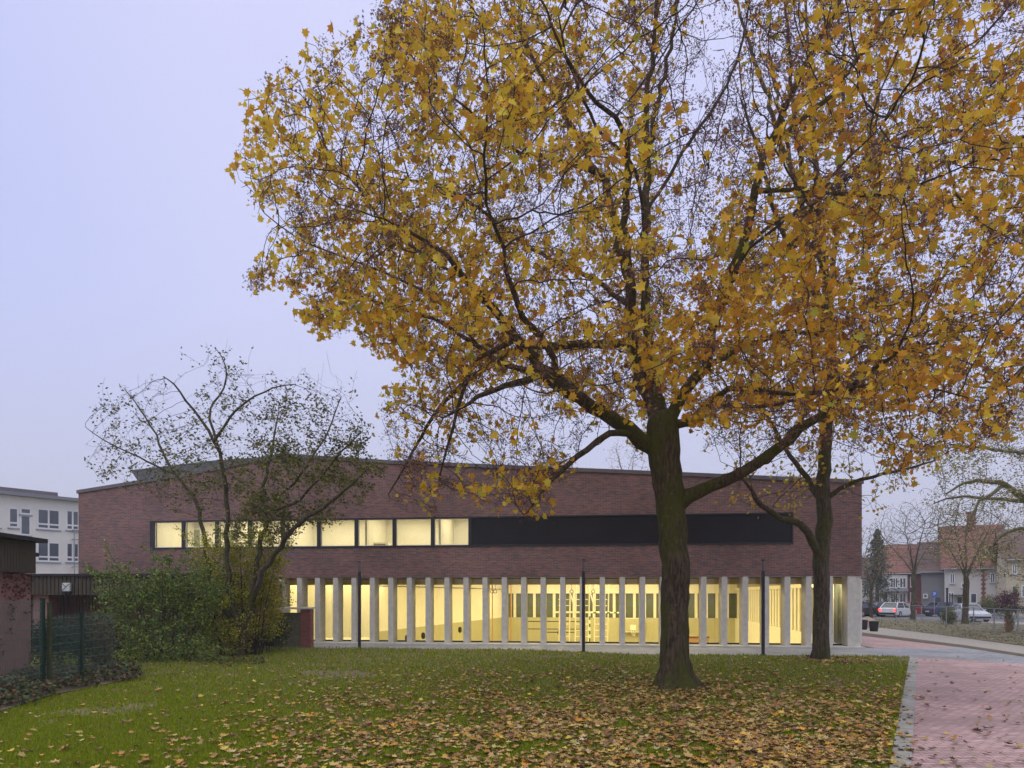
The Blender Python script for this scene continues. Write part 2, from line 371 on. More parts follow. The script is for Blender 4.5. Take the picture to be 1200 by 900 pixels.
M['redtile'] = brick_mat('red_tile', (.24, .085, .055), (.16, .07, .05), (.10, .05, .04), bw=.3, bh=.22, ms=.02)
M['browntile'] = brick_mat('brown_tile', (.14, .075, .055), (.10, .06, .05), (.06, .04, .03), bw=.3, bh=.22, ms=.02)
M['redbrick'] = brick_mat('red_brick', (.30, .09, .07), (.22, .07, .06), (.2, .15, .13))
M['rail'] = mat('galvanised', (.36, .38, .40), .5, .15, 8, metal=.3)
M['rubber'] = mat('rubber', (.02, .02, .02), .8, .1, 8)
M['carglass'] = mat('car_glass', (.03, .035, .04), .08, .1, 3, spec=.9)
M['darkgrey'] = mat('lamp_paint', (.045, .045, .055), .5, .2, 8)
M['diffuser'] = mat('frosted_tube', (.20, .15, .15), .3, .2, 5)

# ------------------------------------------------------------------ ground
def sheet(name, pts, z, m, kind='structure', sub=0):
    mb = MB(); mb.add([(p[0], p[1], z) for p in pts], [tuple(range(len(pts)))])
    o = mb.build(name, m)
    if o.data.polygons[0].normal.z < 0: o.data.flip_normals()
    return tag(o, kind=kind)
_a = math.atan(-.1165); _h = [(-20.57+x*math.cos(_a)-y*math.sin(_a), 32.39+x*math.sin(_a)+y*math.cos(_a)) for x, y in ((.2, .5), (35.2, .5), (35.2, 29.8), (.2, 29.8))]
_o = [(-900, -60), (900, -60), (900, 1500), (-900, 1500)]
mb = MB(); mb.add([(x, y, 0) for x, y in _o+_h], [(0, 1, 5, 4), (1, 2, 6, 5), (2, 3, 7, 6), (3, 0, 4, 7)]); tag(mb.build('ground', M['earth']), kind='structure')
gp = lambda px, py: tuple(G(px, py)[:2])
K0 = Vector((4.79, 8.67)); K1 = Vector((14.04, 24.1)); kd_ = (K1-K0).normalized(); kn = Vector((kd_.y, -kd_.x))
KA = K0-kd_*14
lawn_poly = [(-30, -3), tuple(KA), tuple(K1), gp(770, 767.7), gp(600, 761.8), gp(365, 759.8), (-14, 28.5), (-30, 28)]
# lawn as a gently uneven sheet
def lawn_h(x, y): return .03+.035*noise.noise(Vector((x*.23, y*.23, 3.1)))+.012*noise.noise(Vector((x*1.3, y*1.3, 0)))
bm = bmesh.new(); vs = [bm.verts.new((p[0], p[1], 0)) for p in lawn_poly]; bm.faces.new(vs)
for ax, rg in (((1, 0, 0), np.arange(-30, 15, .5)), ((0, 1, 0), np.arange(-3, 29, .5))):
    for t in rg:
        bmesh.ops.bisect_plane(bm, geom=bm.verts[:]+bm.edges[:]+bm.faces[:], plane_co=(t*ax[0], t*ax[1], 0), plane_no=ax)
edge = set(v for e_ in bm.edges if e_.is_boundary for v in e_.verts)
for v in bm.verts: v.co.z = .022 if v in edge else lawn_h(v.co.x, v.co.y)
me = bpy.data.meshes.new('lawn'); bm.to_mesh(me); bm.free()
tag(mkobj('lawn', me, M['lawn']), kind='structure')
# kerb along the path
mb = MB(); a, b = KA, K1; c = K1+kn*.24; d = KA+kn*.24
mb.hexa([tuple(a), tuple(b), tuple(c), tuple(d)], -.02, .035)
ko = mb.build('kerb', M['kerb'], bevel=.006); tag(ko, kind='structure')
# path
pp = [tuple(d), tuple(c), gp(1068, 770.4), gp(1200, 778), (40, 20.5), (30, -6)]
path = sheet('path', [tuple(d), tuple(c), gp(1130, 773.6), gp(1200, 778.5), gp(1420, 792), (14, -6)], .012, M['pink'])
sheet('plaza', [(-16, 28.2), gp(365, 759.8), gp(600, 761.8), gp(770, 767.7), tuple(K1), tuple(c), gp(1130, 773.6), gp(1200, 778.5), gp(1420, 792), gp(1420, 787), gp(1200, 768), gp(1130, 758.5), gp(1093, 759.5), (15.2, 28.1), (-20, 32.4)], .008, M['paver'])
sheet('bicycle_path', [(15.0, 28.2), gp(1093, 759.5), gp(1130, 758.5), gp(1070, 750), gp(1010, 744.5), (22.5, 60), (19.0, 60)], .004, M['pink'])
sheet('gravel_path', [gp(985, 729), gp(1010, 733), gp(1100, 744), gp(1200, 757.5), gp(1420, 785), gp(1420, 800), gp(1200, 767), gp(1130, 756.5), gp(1010, 741.5), gp(985, 738)], .012, M['gravel'])
sheet('soil_strip', [gp(985, 739), gp(1010, 741.3), gp(1130, 756.3), gp(1200, 766.8), gp(1420, 799.5), gp(1420, 802), gp(1200, 770), gp(1130, 759.2), gp(1010, 745), gp(985, 742)], .016, M['soil'])
sheet('road', [(-40, 62), (140, 48), (160, 62), (-40, 84)], .006, M['asphalt'])
sheet('pavement', [(-40, 84), (160, 62), (160, 65), (-40, 88)], .05, M['paver'])
sheet('driveway', [gp(1150, 731.5), gp(1420, 742), gp(1420, 737), gp(1150, 728)], .012, M['gravel'])
# uneven earth bank between gravel path and road
bm = bmesh.new()
nx, ny = 90, 16; vv = []
for i in range(nx):
    px = 985+(1420-985)*i/(nx-1); yb = 733+(px-1010)*.128; yt = 724+(px-1010)*.045
    row = []
    for j in range(ny):
        t = j/(ny-1); q = G(px, yb-.5+(yt-yb)*t); h = math.sin(math.pi*t)*(.12+.10*noise.noise(q*.5)+.06*noise.noise(q*2.3)); row.append(bm.verts.new((q.x, q.y, .02+max(h, 0))))
    vv.append(row)
for i in range(nx-1):
    for j in range(ny-1): bm.faces.new((vv[i][j], vv[i+1][j], vv[i+1][j+1], vv[i][j+1]))
me = bpy.data.meshes.new('earth_bank'); bm.to_mesh(me); bm.free()
tag(mkobj('earth_bank', me, M['earth']), kind='structure')

# ------------------------------------------------------------------ sports hall (local x along the facade, local y into the building)
OX, OY = -20.57, 32.39; AH = math.atan(-.1165); ca, sa = math.cos(AH), math.sin(AH)
def SV(px, dep=0.0):
    k = (px-CX)/F; t = (dep+(OX*-sa+OY*ca))/(k*-sa+ca); X, Y = k*t, t
    return (X-OX)*ca+(Y-OY)*sa
S = SV
def ZV(px, py, dep=0.0):
    k = (px-CX)/F; t = (dep+(OX*-sa+OY*ca))/(k*-sa+ca); return CH+(HY-py)/F*t
hall = empty('sports_hall', (OX, OY, 0), AH, 'long brick sports hall with lit glazed ground floor between concrete columns', 'building')
WT = 35.4
prof_px = [(92, 578.5), (222, 557.5), (330, 535.5), (455, 543.5), (757, 556), (1010, 567)]
PR = [(S(a), ZV(a, b)) for a, b in prof_px]; PR[0] = (0, PR[0][1])
WR = PR[-1][0]
def top(s): return float(np.interp(s, [q[0] for q in PR], [q[1] for q in PR]))
def strip_wall(mb, s0, s1, z0, z1=None, y0=0, y1=.35):
    xs = [s0]+[q[0] for q in PR if s0+1e-3 < q[0] < s1-1e-3]+[s1]
    if z1 is None: poly = [(s0, z0), (s1, z0)]+[(x, top(x)) for x in xs[::-1]]
    else: poly = [(s0, z0), (s1, z0), (s1, z1), (s0, z1)]
    mb.prof(poly, y0, y1)
wl, wm, wr = S(176), S(551), S(929.5)
zb, zt = 4.33, 5.655
cl = S(325.5)
mb = MB()
strip_wall(mb, 0, cl, 0, 2.98)
strip_wall(mb, 0, wl, 2.98); strip_wall(mb, wr, WR, 2.98)
strip_wall(mb, wl, wr, 2.98, zb); strip_wall(mb, wl, wr, zt)
# right, left and back walls
D = 30.0
mb.hexa([(WR-.35, .35), (WR, .35), (WR, D), (WR-.35, D)], 2.98, top(WR)); mb.hexa([(0, .35), (.35, .35), (.35, D), (0, D)], 0, top(0))
mb.hexa([(.35, D-.35), (WR-.35, D-.35), (WR-.35, D), (.35, D)], 0, 6.8)
mb.hexa([(WR-.35, 4.6), (WR, 4.6), (WR, D), (WR-.35, D)], 0, 2.979)
mb.build('brick_wall', M['brick'], hall)
mb = MB()
for (a, za), (b, zb_) in zip(PR[:-1], PR[1:]):
    a_ = a-(.06 if a == 0 else 0); b_ = b+(.06 if b == WR else 0)
    mb.add([(a_, -.06, za), (b_, -.06, zb_), (b_, -.06, zb_+.16), (a_, -.06, za+.16), (a_, .45, za), (b_, .45, zb_), (b_, .45, zb_+.16), (a_, .45, za+.16)],
           [(0, 1, 2, 3), (7, 6, 5, 4), (0, 4, 5, 1), (3, 2, 6, 7), (0, 3, 7, 4), (1, 5, 6, 2)])
mb.build('roof_coping', M['coping'], hall)
mb = MB()
for (a, za), (b, zb_) in zip(PR[:-1], PR[1:]):
    mb.add([(a, .35, za-.05), (b, .35, zb_-.05), (b, D, zb_-.3), (a, D, za-.3), (a, .35, za+.05), (b, .35, zb_+.05), (b, D, zb_-.2), (a, D, za-.2)], [(3, 2, 1, 0), (4, 5, 6, 7), (0, 1, 5, 4), (2, 3, 7, 6)])
mb.build('roof', M['roof'], hall)
# slanted rooflight box behind the left parapet
d0 = 3.0
bx = [(SV(163, d0), ZV(163, 566, d0)), (SV(153, d0), ZV(153, 551, d0)), (SV(250, d0), ZV(250, 539.5, d0)), (SV(330, d0), ZV(330, 534, d0)), (SV(330, d0), 7.7)]
mb = MB(); mb.prof(bx, d0, d0+6); mb.build('rooflight', M['roof'], hall)
# soffit slab above columns, ground floor slab, office floor
mb = MB(); mb.box(cl, WR-.003, .12, 1.0, 2.95, 2.977); mb.build('soffit', M['concrete'], hall)
mb = MB(); mb.box(cl, WR+.02, -.35, .85, -.3, .055); mb.build('plinth', M['concrete'], hall)
# columns
cpx = [329.5, 998.5]; c0, c1 = S(cpx[0]), S(cpx[1]); NCOL = 30; cs = [c0+(c1-c0)*i/(NCOL-1) for i in range(NCOL)]
for i, x in enumerate(cs):
    mb = MB(); wv = .115 if i < NCOL-1 else .17
    mb.box(x-wv, x+wv, .012, .119, .055, 2.979); mb.box(x-wv, x+wv, .1191, .70, .055, 2.949); mb.build('column', M['concrete'], hall, bevel=.012)
mb = MB(); mb.box(WR-.27, WR-.02, .05, .119, .055, 2.979); mb.box(WR-.27, WR-.02, .1191, .75, .055, 2.949); mb.build('column', M['concrete'], hall, bevel=.012)
gy = .72
for i in range(NCOL-1):
    a, b = cs[i], cs[i+1]
    f = MB(); f.box(a+.001, b-.001, gy, gy+.06, .055, .115); f.box(a+.001, b-.001, gy, gy+.06, 2.915, 2.948)
    for x in (a+.001, b-.041): f.box(x, x+.04, gy, gy+.06, .116, 2.914)
    fo = f.build('window', M['frame'], hall); tag(fo, None)
    p = MB(); p.box(a+.042, b-.042, gy+.02, gy+.035, .116, 2.914); p.build('pane', M['glass'], fo)
# glazed return side on the right, dark
mb = MB(); mb.box(WR-.20, WR-.15, .8, 4.6, .05, 2.9); mb.build('side_glazing', M['dglass'], hall)
# first floor window band
mb = MB(); fy0, fy1 = -.03, .22
mb.box(wl, wr, fy0, fy1, zb, zb+.07); mb.box(wl, wr, fy0, fy1, zt-.06, zt)
mpx = [214.8, 254, 292.5, 331.5, 373.5, 417.5, 462, 507]
mul = [S(x) for x in mpx]
mb.box(wl, wl+.2, fy0, fy1, zb+.071, zt-.061)
for x in mul+[wm]: mb.box(x-.075, x+.075, fy0, fy1, zb+.071, zt-.061)
mb.box(wr-.06, wr, fy0, fy1, zb+.071, zt-.061)
wf = mb.build('window_band_frame', M['frame'], hall)
ed = [wl+.125]+mul+[wm]
for i in range(len(ed)-1):
    f = MB(); a, b = ed[i]+.076, ed[i+1]-.076
    f.box(a, a+.03, .05, .10, zb+.072, zt-.062); f.box(b-.03, b, .05, .10, zb+.072, zt-.062); f.box(a+.031, b-.031, .05, .10, zb+.072, zb+.10); f.box(a+.031, b-.031, .05, .10, zt-.09, zt-.062)
    fo = f.build('window', M['steel'], hall)
    p = MB(); p.box(a+.031, b-.031, .07, .08, zb+.101, zt-.091); p.build('pane', M['glass'], fo)
mb = MB(); z = zb+.075
mb.box(wm+.08, wr-.065, .10, .14, zb+.072, zt-.062)
while z < zt-.09:
    mb.hexa([(wm+.076, .012), (wr-.061, .012), (wr-.061, .09), (wm+.076, .09)], z, z+.028); z += .045
mb.build('shutter_panel', M['slat'], hall)
for k in range(1, 9):
    x = wm+(wr-wm)*k/9; mb = MB(); mb.box(x-.006, x+.006, .004, .011, zb+.072, zt-.062); mb.build('shutter_guide', M['frame'], hall)
# offices behind the band
od = 4.2; oz0, oz1 = 4.12, 6.0
mb = MB(); a, b = wl-.3, wm+.2
mb.box(a, b, .36, od, oz0-.1, oz0); mb.box(a, b, .36, od, oz1, oz1+.1); mb.box(a, b, od+.001, od+.1, oz0, oz1); mb.box(a-.1, a-.001, .36, od, oz0, oz1); mb.box(b+.001, b+.1, .36, od, oz0, oz1)
for x in (mul[1]+.3, mul[3]-.4, mul[5], mul[7]): mb.box(x, x+.1, 1.2, od-.001, oz0, oz1-.001)
mb.build('office_wall', M['iwall'], hall)
gg = mat('office_door', (.30, .34, .24), .5, .1, 3)
for px0, px1, py0, dy in ((184, 189, 617, 4.1), (202, 214, 619, 3.9), (224, 235, 621, 4.1), (264, 275, 622, 4.1)):
    mb = MB(); a, b = SV(px0, dy), SV(px1, dy); mb.box(a, b, dy-.05, dy, oz0+.01, ZV(px0, py0, dy)); o = mb.build('office_door', gg, hall)
    mb = MB(); zz = ZV(px0, py0, dy); mb.box(a-.08, a-.002, dy-.07, dy, oz0+.01, zz+.08); mb.box(b+.002, b+.08, dy-.07, dy, oz0+.01, zz+.08); mb.box(a-.001, b+.001, dy-.07, dy, zz+.002, zz+.08); mb.build('door_frame', M['steel'], o)
# gym: sunk floor, left white wall, back wall with tall windows, right slatted wall
gd = 22.0; gz0, gz1 = -2.4, 3.95
nl, nr = SV(438, .95), SV(960, .95); bl, br = SV(588, gd), SV(864, gd)
mb = MB(); mb.hexa([(nl-1, .86), (WR-.4, .86), (WR-.4, gd+.6), (nl-1, gd+.6)], gz0-.1, gz0); mb.build('hall_floor', M['ifloor'], hall)
mb = MB(); mb.hexa([(cl, 1.001), (WR-.36, 1.001), (WR-.36, gd+.6), (cl, gd+.6)], gz1, gz1+.1); mb.build('hall_ceiling', M['iwall'], hall)
mb = MB(); mb.hexa([(cl, .72), (WR-.36, .72), (WR-.36, .85), (cl, .85)], gz0, .05); mb.build('hall_upstand', M['concrete'], hall)
mb = MB(); mb.hexa([(nl, .86), (nl+.1, .86), (bl+.1, gd), (bl, gd)], gz0, gz1-.001)
mb.hexa([(bl+.101, gd), (br+.4, gd), (br+.4, gd+.3), (bl+.101, gd+.3)], 2.42, gz1-.001)
mb.hexa([(bl+.101, gd), (br+.4, gd), (br+.4, gd+.3), (bl+.101, gd+.3)], gz0, .47)
mb.build('hall_wall', M['iwall'], hall)
mb = MB(); mb.box(cl, WR-.4, 1.001, 1.25, 2.66, 2.977); mb.build('lintel', mat('ochre_beam', (.55, .44, .20), .8, .1, 2), hall)
WZ = .48
mb = MB(); mb.hexa([(nl+.101, .9), (nl+.14, .9), (bl+.14, gd-.05), (bl+.101, gd-.05)], gz0+.01, WZ)
mb.box(bl+.15, br+.3, gd-.05, gd-.002, gz0+.01, WZ)
mb.build('wood_panelling', M['wain'], hall)
mb = MB(); mb.box(bl+.15, br+.3, gd-.12, gd-.002, 2.30, 2.419); mb.build('window_lintel', M['steel'], hall)
nwin = 23; ww = (br-bl-.2)/nwin
for i in range(nwin):
    a = bl+.15+i*ww; f = MB(); f.box(a, a+.20, gd-.02, gd+.25, WZ+.002, 2.299); fo = f.build('window', M['steel'], hall)
    p = MB(); p.box(a+.201, a+ww-.001, gd+.1, gd+.12, WZ+.002, 2.299); p.build('pane', mat('dusk_pane', (.13, .15, .10), .2, .5, .5), fo) if i == 0 else None
    if i == 0: pm = bpy.data.objects[fo.children[0].name].data
    else:
        po = bpy.data.objects.new('pane', pm); COL.objects.link(po); po.parent = fo; po.location = (i*ww, 0, 0)
# right slatted wall
mb = MB(); mb.hexa([(nr, .86), (nr+.1, .86), (br+.1, gd), (br, gd)], gz0, gz1-.001); mb.build('hall_wall', mat('slat_backing', (.36, .30, .16), .9, .1, 2), hall)  # ochre wall surface standing behind the pale slats
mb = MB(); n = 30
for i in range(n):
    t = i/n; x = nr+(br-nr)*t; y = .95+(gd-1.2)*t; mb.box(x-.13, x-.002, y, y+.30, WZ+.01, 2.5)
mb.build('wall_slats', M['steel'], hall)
mb = MB(); mb.hexa([(nr-.16, .9), (nr-.003, .9), (br-.003, gd-.06), (br-.16, gd-.06)], gz0+.01, WZ); mb.build('wood_panelling', M['steel'], hall)
mb = MB(); mb.hexa([(nr-.18, .9), (nr-.003, .9), (br-.003, gd-.06), (br-.18, gd-.06)], 2.51, 2.7); mb.build('wall_rail', M['steel'], hall)
# slatted end bay right of the gym
mb = MB(); mb.box(nr+.3, WR-.4, 3.2, 3.3, -.1, gz1-.001); mb.build('end_wall', M['iwall'], hall)
mb = MB()
for i in range(9): x = nr+.35+i*.24; mb.box(x, x+.1, 2.6, 3.1, 0, 2.9)
mb.build('wall_slats', M['steel'], hall)
mb = MB(); mb.hexa([(nl+.101, .95), (nl+.14, .95), (bl+.14, gd-.15), (bl+.101, gd-.15)], 2.60, 2.64); mb.build('picture_rail', M['frame'], hall)
# foyer left of the gym
mb = MB(); fx0 = cl-.1
mb.box(fx0, nl-.001, 3.6, 3.7, -.05, gz1-.001); mb.box(fx0-.1, fx0-.001, .86, 3.7, -.05, gz1-.001); mb.box(fx0, nl-.001, .86, 3.6, -.05, .05); mb.build('foyer_wall', M['iwall'], hall)
for x in (SV(388, 3.4), SV(396, 3.2)):
    mb = MB(); mb.box(x, x+.16, 3.0, 3.2, .06, 2.7); mb.build('foyer_post', M['steel'], hall)
R60 = math.radians(-58)
def area(name, s, y, z, sx_, sy_, W, col=WARM):
    l = bpy.data.lights.new(name, 'AREA'); l.shape = 'RECTANGLE'; l.size = sx_; l.size_y = sy_; l.energy = W; l.color = col
    o = bpy.data.objects.new(name, l); COL.objects.link(o); o.parent = hall; o.location = (s, y, z); return o
def luminaire(s, y, z, lx, ly):
    mb = MB(); mb.box(s-lx/2, s+lx/2, y-ly/2, y+ly/2, z-.05, z-.002); mb.build('ceiling_lamp', lum, hall)
lum = emit_mat('lamp_tube', (1, .85, .5), 3.0)
mid = (bl+br)/2
for sy in (5.0, 11.5, 18.0):
    for k in (-5, 0, 5):
        area('hall_light_and_fill', mid+k*.9-1, sy, gz1-.12, 2.5, 3.0, GYM_W/9); luminaire(mid+k*.9-1, sy, gz1, 2.2, .25)
area('hall_light_and_fill', (nr+WR)/2-.1, 1.9, 2.75, 1.4, .8, 60)
for sx_ in (nl+1.5, nl+5.5, nl+9.5, nl+13.5, nr-.8): area('hall_light_and_fill', sx_, 1.75, 3.85, 3.6, .5, 60); lo_ = area('hall_light_and_fill', sx_, 1.62, 2.86, 3.9, .12, 42); lo_.rotation_euler = (R60, 0, 0)  # tilted strips are added fill, hidden behind the lintel, warming the column reveals
area('foyer_light', (cl+nl)/2, 2.0, gz1-.1, nl-cl-.6, 1.0, FOY_W)
rm = [wl-.3, mul[1]+.35, mul[3]-.35, mul[5]+.05, mul[7]+.05, wm+.2]
for i in range(5):
    a = (rm[i]+rm[i+1])/2; area('office_light', a, 2.3, oz1-.06, max(.8, rm[i+1]-rm[i]-1.2), 2.4, OFF_W/5*4*(rm[i+1]-rm[i])/3, (1, .87, .52)); luminaire(a, 2.9, oz1, 1.2, .15)
# office contents
def LW(s, y, z): return Vector((OX+s*ca-y*sa, OY+s*sa+y*ca, z))
x = SV(441, 2.2); cab = empty('office_cabinet', LW(x, 2.2, oz0), AH, 'low brown cabinet in white frame behind an upper lit window', 'cabinet')
mb = MB(); mb.box(-.45, .45, 0, .4, 0, .52); mb.build('carcass', mat('oak', (.30, .20, .10), .5, .2, 3), cab)
mb = MB(); mb.box(-.55, .6, -.03, .42, .522, .60); mb.box(.455, .6, -.03, .42, 0, .521); mb.build('surround', M['steel'], cab)
# gym equipment, each a thing of its own
go = empty('handball_goal', LW(SV(709, 14), 14, 0), AH, 'handball goal frame with green and white stripes seen through the hall glazing', 'goal')
za, zc = ZV(709, 718, 14), ZV(709, 750, 14); hw = (SV(727, 14)-SV(691, 14))/2
A_ = MB(); B_ = MB()
def striped(p, q, n=11):
    p, q = Vector(p), Vector(q)
    for i in range(n):
        (A_ if i % 2 else B_).bar(p+(q-p)*i/n, p+(q-p)*(i+1)/n, .05, 6)
striped((-hw, 0, gz0), (-hw, 0, za), 15); striped((hw, 0, gz0), (hw, 0, za), 15); striped((-hw, 0, za), (hw, 0, za), 9)
A_.build('green_stripes', mat('goal_green', (.02, .16, .06), .5, .1, 4), go); B_.build('white_stripes', M['steel'], go)
mb = MB()
for s_ in (-hw, hw): mb.bar((s_, .05, za-.05), (s_, .8, za-.3), .025); mb.bar((s_, .8, za-.3), (s_, 1.0, gz0), .025)
mb.bar((-hw, 1, gz0+.03), (hw, 1, gz0+.03), .025); mb.build('net_bracket', M['rail'], go)
cf = empty('swing_frame', LW(SV(682, 17), 17, 0), AH, 'white swing-out climbing frame with rungs inside the hall', 'climbing frame')
for s0_, s1_ in ((-1.6, -.9), (-.5, .4), (.8, 1.7)):
    mb = MB()
    for s_ in (s0_, s1_): mb.bar((s_, 0, gz0), (s_+.12, .1, 3.1), .045)
    for k in range(12): mb.bar((s0_, 0, gz0+.5+k*.42), (s1_, 0, gz0+.5+k*.42), .028)
    mb.build('ladder', M['steel'], cf)
mb = MB(); mb.box(-1.8, 1.9, -.08, -.03, .95, 1.07); mb.bar((-.9, 0, 2.6), (-.4, 0, 1.0), .05); mb.bar((.4, 0, 2.8), (.9, 0, 1.2), .05); mb.build('cross_rail', M['steel'], cf)
bb = empty('basketball_board', LW(SV(742, 21.6), 21.6, 0), AH, 'white outlined basketball board on the far hall wall', 'basketball board')
zq = ZV(742, 733, 21.6); mb = MB(); mb.box(-.75, .75, 0, .04, zq-.45, zq+.5); mb.build('board', M['wain'], bb)
mb = MB(); 
for q in ((-.78, .78, -.01, .045, zq+.502, zq+.56), (-.78, .78, -.01, .045, zq-.51, zq-.452), (-.80, -.752, -.01, .045, zq-.45, zq+.5), (.752, .80, -.01, .045, zq-.45, zq+.5), (-.22, .22, -.02, -.002, zq-.3, zq+.05)): mb.box(*q)
mb.build('board_border', M['steel'], bb)
mb = MB(); ring = [(.22*math.cos(t), -.45+.22*math.sin(t), zq-.3) for t in np.linspace(0, 2*math.pi, 13)]; mb.tube(ring, .02, 5); mb.bar((0, 0, zq-.3), (0, -.22, zq-.3), .03)
for k in range(8): t = k*math.pi/4; mb.bar((.2*math.cos(t), -.45+.2*math.sin(t), zq-.3), (.09*math.cos(t), -.45+.09*math.sin(t), zq-.75), .012, 4)
mb.build('hoop', M['steel'], bb)
for i, (px, lb) in enumerate(((577, 'orange climbing pole left of the far hall windows'), (594, 'orange climbing pole beside the first far hall window'), (599, 'orange climbing pole close to the far hall corner'))):
    mb = MB(); mb.tube([LW(SV(px, 15), 15, gz0), LW(SV(px, 15), 15, 2.9)], .04, 6); tag(mb.build('climbing_pole', mat('orange_pole', (.50, .26, .10), .6, .1, 3)), lb, 'climbing pole', 'climbing poles in the hall')
mb = MB(); x = SV(697, 13)
for i, px in enumerate((572, 585, 665, 700)):
    r = empty('gym_ring', LW(SV(px, 12), 12, 0), AH, ['pair of hanging gym rings near the left hall wall', 'hanging gym ring pair beside orange poles', 'hanging gym ring pair before climbing frame', 'hanging gym ring pair above the handball goal'][i], 'gym rings', 'gym rings hanging in the hall')
    mb = MB()
    for s_ in (-.25, .25): mb.bar((s_, 0, 2.5), (s_, 0, 3.9), .012, 4)
    mb.build('strap', M['black'], r)
    for s_ in (-.25, .25):
        mb = MB(); mb.tube([(s_+.1*math.cos(t), 0, 2.4+.1*math.sin(t)) for t in np.linspace(0, 2*math.pi, 11)], .02, 5); mb.build('ring', M['black'], r)
mb = MB(); bp_ = LW(SV(657, 20), 20, 0)
pb = empty('punch_ball', (bp_.x, bp_.y, 0), AH, 'dark ball on a horizontal rail in front of wood panelling', 'ball')
zz = ZV(657, 741, 20)
mb = MB(); mb.tube([(-.24, 0, zz), (-.17, 0, zz), (0, 0, zz), (.17, 0, zz), (.24, 0, zz)], [.06, .17, .25, .17, .06], 10); mb.build('ball', M['black'], pb)
mb = MB(); mb.bar((-1, .05, zz), (1, .05, zz), .04); mb.build('rail', M['frame'], pb)
mb = MB(); mb.box(-2.4, 1.8, .1, .15, zz+.75, zz+.82); mb.box(-2.4, 1.8, .1, .15, zz+.2, zz+.26); mb.build('panel_groove', M['frame'], pb)
for px, py, dd, lb in ((477, 748, 2.4, 'dark wall fitting near the left end of the hall'), (496, 745, 3.6, 'dark oval wall fitting low on the panelling'), (539, 738, 7.5, 'dark small wall fitting higher on the panelling')):
    mb = MB(); q = LW(SV(px, dd), dd, ZV(px, py, dd)); mb.tube([q+Vector((0, 0, -.16)), q+Vector((0, 0, -.08)), q+Vector((0, 0, .08)), q+Vector((0, 0, .16))], [.05, .1, .1, .05], 8); tag(mb.build('wall_fitting', M['black']), lb, 'wall fitting', 'dark fittings on the hall side wall')

# lamp posts
for i, (px, pb_, ptp, pt2, lb) in enumerate(((421.3, 760, 670, 658, 'slim dark lamp post standing before the left half of the columns'), (683.8, 764.5, 669.5, 655.5, 'slim dark lamp post just left of the big maple trunk'), (894.3, 768, 669, 656, 'slim dark lamp post between the two maple trunks'))):
    q = G(px, pb_); Y = q.y; lp = empty('lamp_post', (q.x, q.y, 0), 0, lb, 'lamp post', 'lamp posts along the hall')
    z1, z2 = P(px, ptp, Y).z, P(px, pt2, Y).z
    mb = MB(); mb.tube([(0, 0, -.1), (0, 0, z1)], .062, 16); mb.build('post', M['darkgrey'], lp)
    mb = MB(); mb.tube([(0, 0, z1+.002), (0, 0, z2-.04)], .048, 16); mb.build('diffuser', M['diffuser'], lp)
    mb = MB(); mb.tube([(0, 0, z2-.038), (0, 0, z2)], .062, 16); mb.build('cap', M['darkgrey'], lp)
    mb = MB(); mb.tube([(0, 0, 0), (0, 0, .04)], .11, 16); mb.build('base_collar', M['darkgrey'], lp)

# ------------------------------------------------------------------ left side: garages, fence, school, brick stub wall
q0, q1 = P(-120, 800, 13.2), P(36, 800, 17.6); dr = (q1-q0); ln = math.hypot(dr.x, dr.y); ga = math.atan2(dr.y, dr.x)
pg = empty('pink_garage', (q0.x, q0.y, 0), ga, 'pink rendered garage with dark brown fascia and red creeper at left edge', 'garage')
mb = MB(); mb.box(0, ln, 0, 5, 0, 2.74); mb.build('wall', M['pinkwall'], pg)
mb = MB()
n = int((ln+.1)/.12)
for i in range(n): mb.box(-.1+i*.12, -.1+i*.12+.108, -.12, -.06, 2.75, 3.55)
mb.box(-.1, ln+.12, -.058, 5.1, 2.752, 3.55); mb.build('fascia', M['fascia'], pg)
mb = MB(); mb.box(-.2, ln+.3, -.26, 5.2, 3.555, 3.66); mb.build('roof', M['black'], pg)
mb = MB(); mb.box(ln+.12, ln+.35, -.02, .1, 3.2, 3.3); mb.build('gutter_outlet', M['black'], pg)
# red creeper on wall
n = 2600; xs = rng.uniform(ln-4, ln, n); zs = rng.uniform(.2, 2.78, n)
keep = np.array([noise.noise(Vector((a*1.9, b*.75, 1))) + .25*noise.noise(Vector((a*6, b*6, 4))) + (.22 if b > 2.1 else 0) > .17 for a, b in zip(xs, zs)])
xs, zs = xs[keep], zs[keep]; pos = np.stack([xs, -rng.uniform(.01, .07, len(xs)), zs], 1)
R = frames(len(xs), flat=.2); R = np.einsum('ij,njk->nik', np.array([[1, 0, 0], [0, 0, -1], [0, 1, 0.]]), R)
scatter('creeper', pos, rng.uniform(.05, .10, len(xs)), pick([(.16, .045, .03), (.10, .04, .03), (.15, .09, .04)], [3, 3, 1], len(xs)), DIAM, M['fleaf'], pg, R=R)

Yg = 26.0; lg = empty('low_outbuilding', (P(20, 700, Yg).x, Yg, 0), 0, 'long low flat-roofed outbuilding with brown ribbed fascia behind the bushes', 'outbuilding')
X0 = -1.4; X1 = P(276, 700, Yg).x-P(20, 700, Yg).x
mb = MB(); mb.box(X0, X1, 1.6, 5.5, 0, 2.2); mb.build('wall', M['brownwall'], lg)
mb = MB(); x = X0
while x < X1-.1: mb.box(x, x+.05, 1.55, 1.599, .05, 2.19); x += .13
mb.build('wall_ribs', M['brownwall'], lg)
mb = MB(); mb.box(X0, X1, .08, 5.5, 2.201, 2.90)
x = X0
while x < X1-.1: mb.box(x, x+.12, 0, .078, 2.19, 2.90); x += .15
mb.build('fascia', M['fascia'], lg)
mb = MB(); mb.box(X0-.05, X1+.05, -.08, 5.55, 2.902, 3.0); mb.build('roof', M['black'], lg)
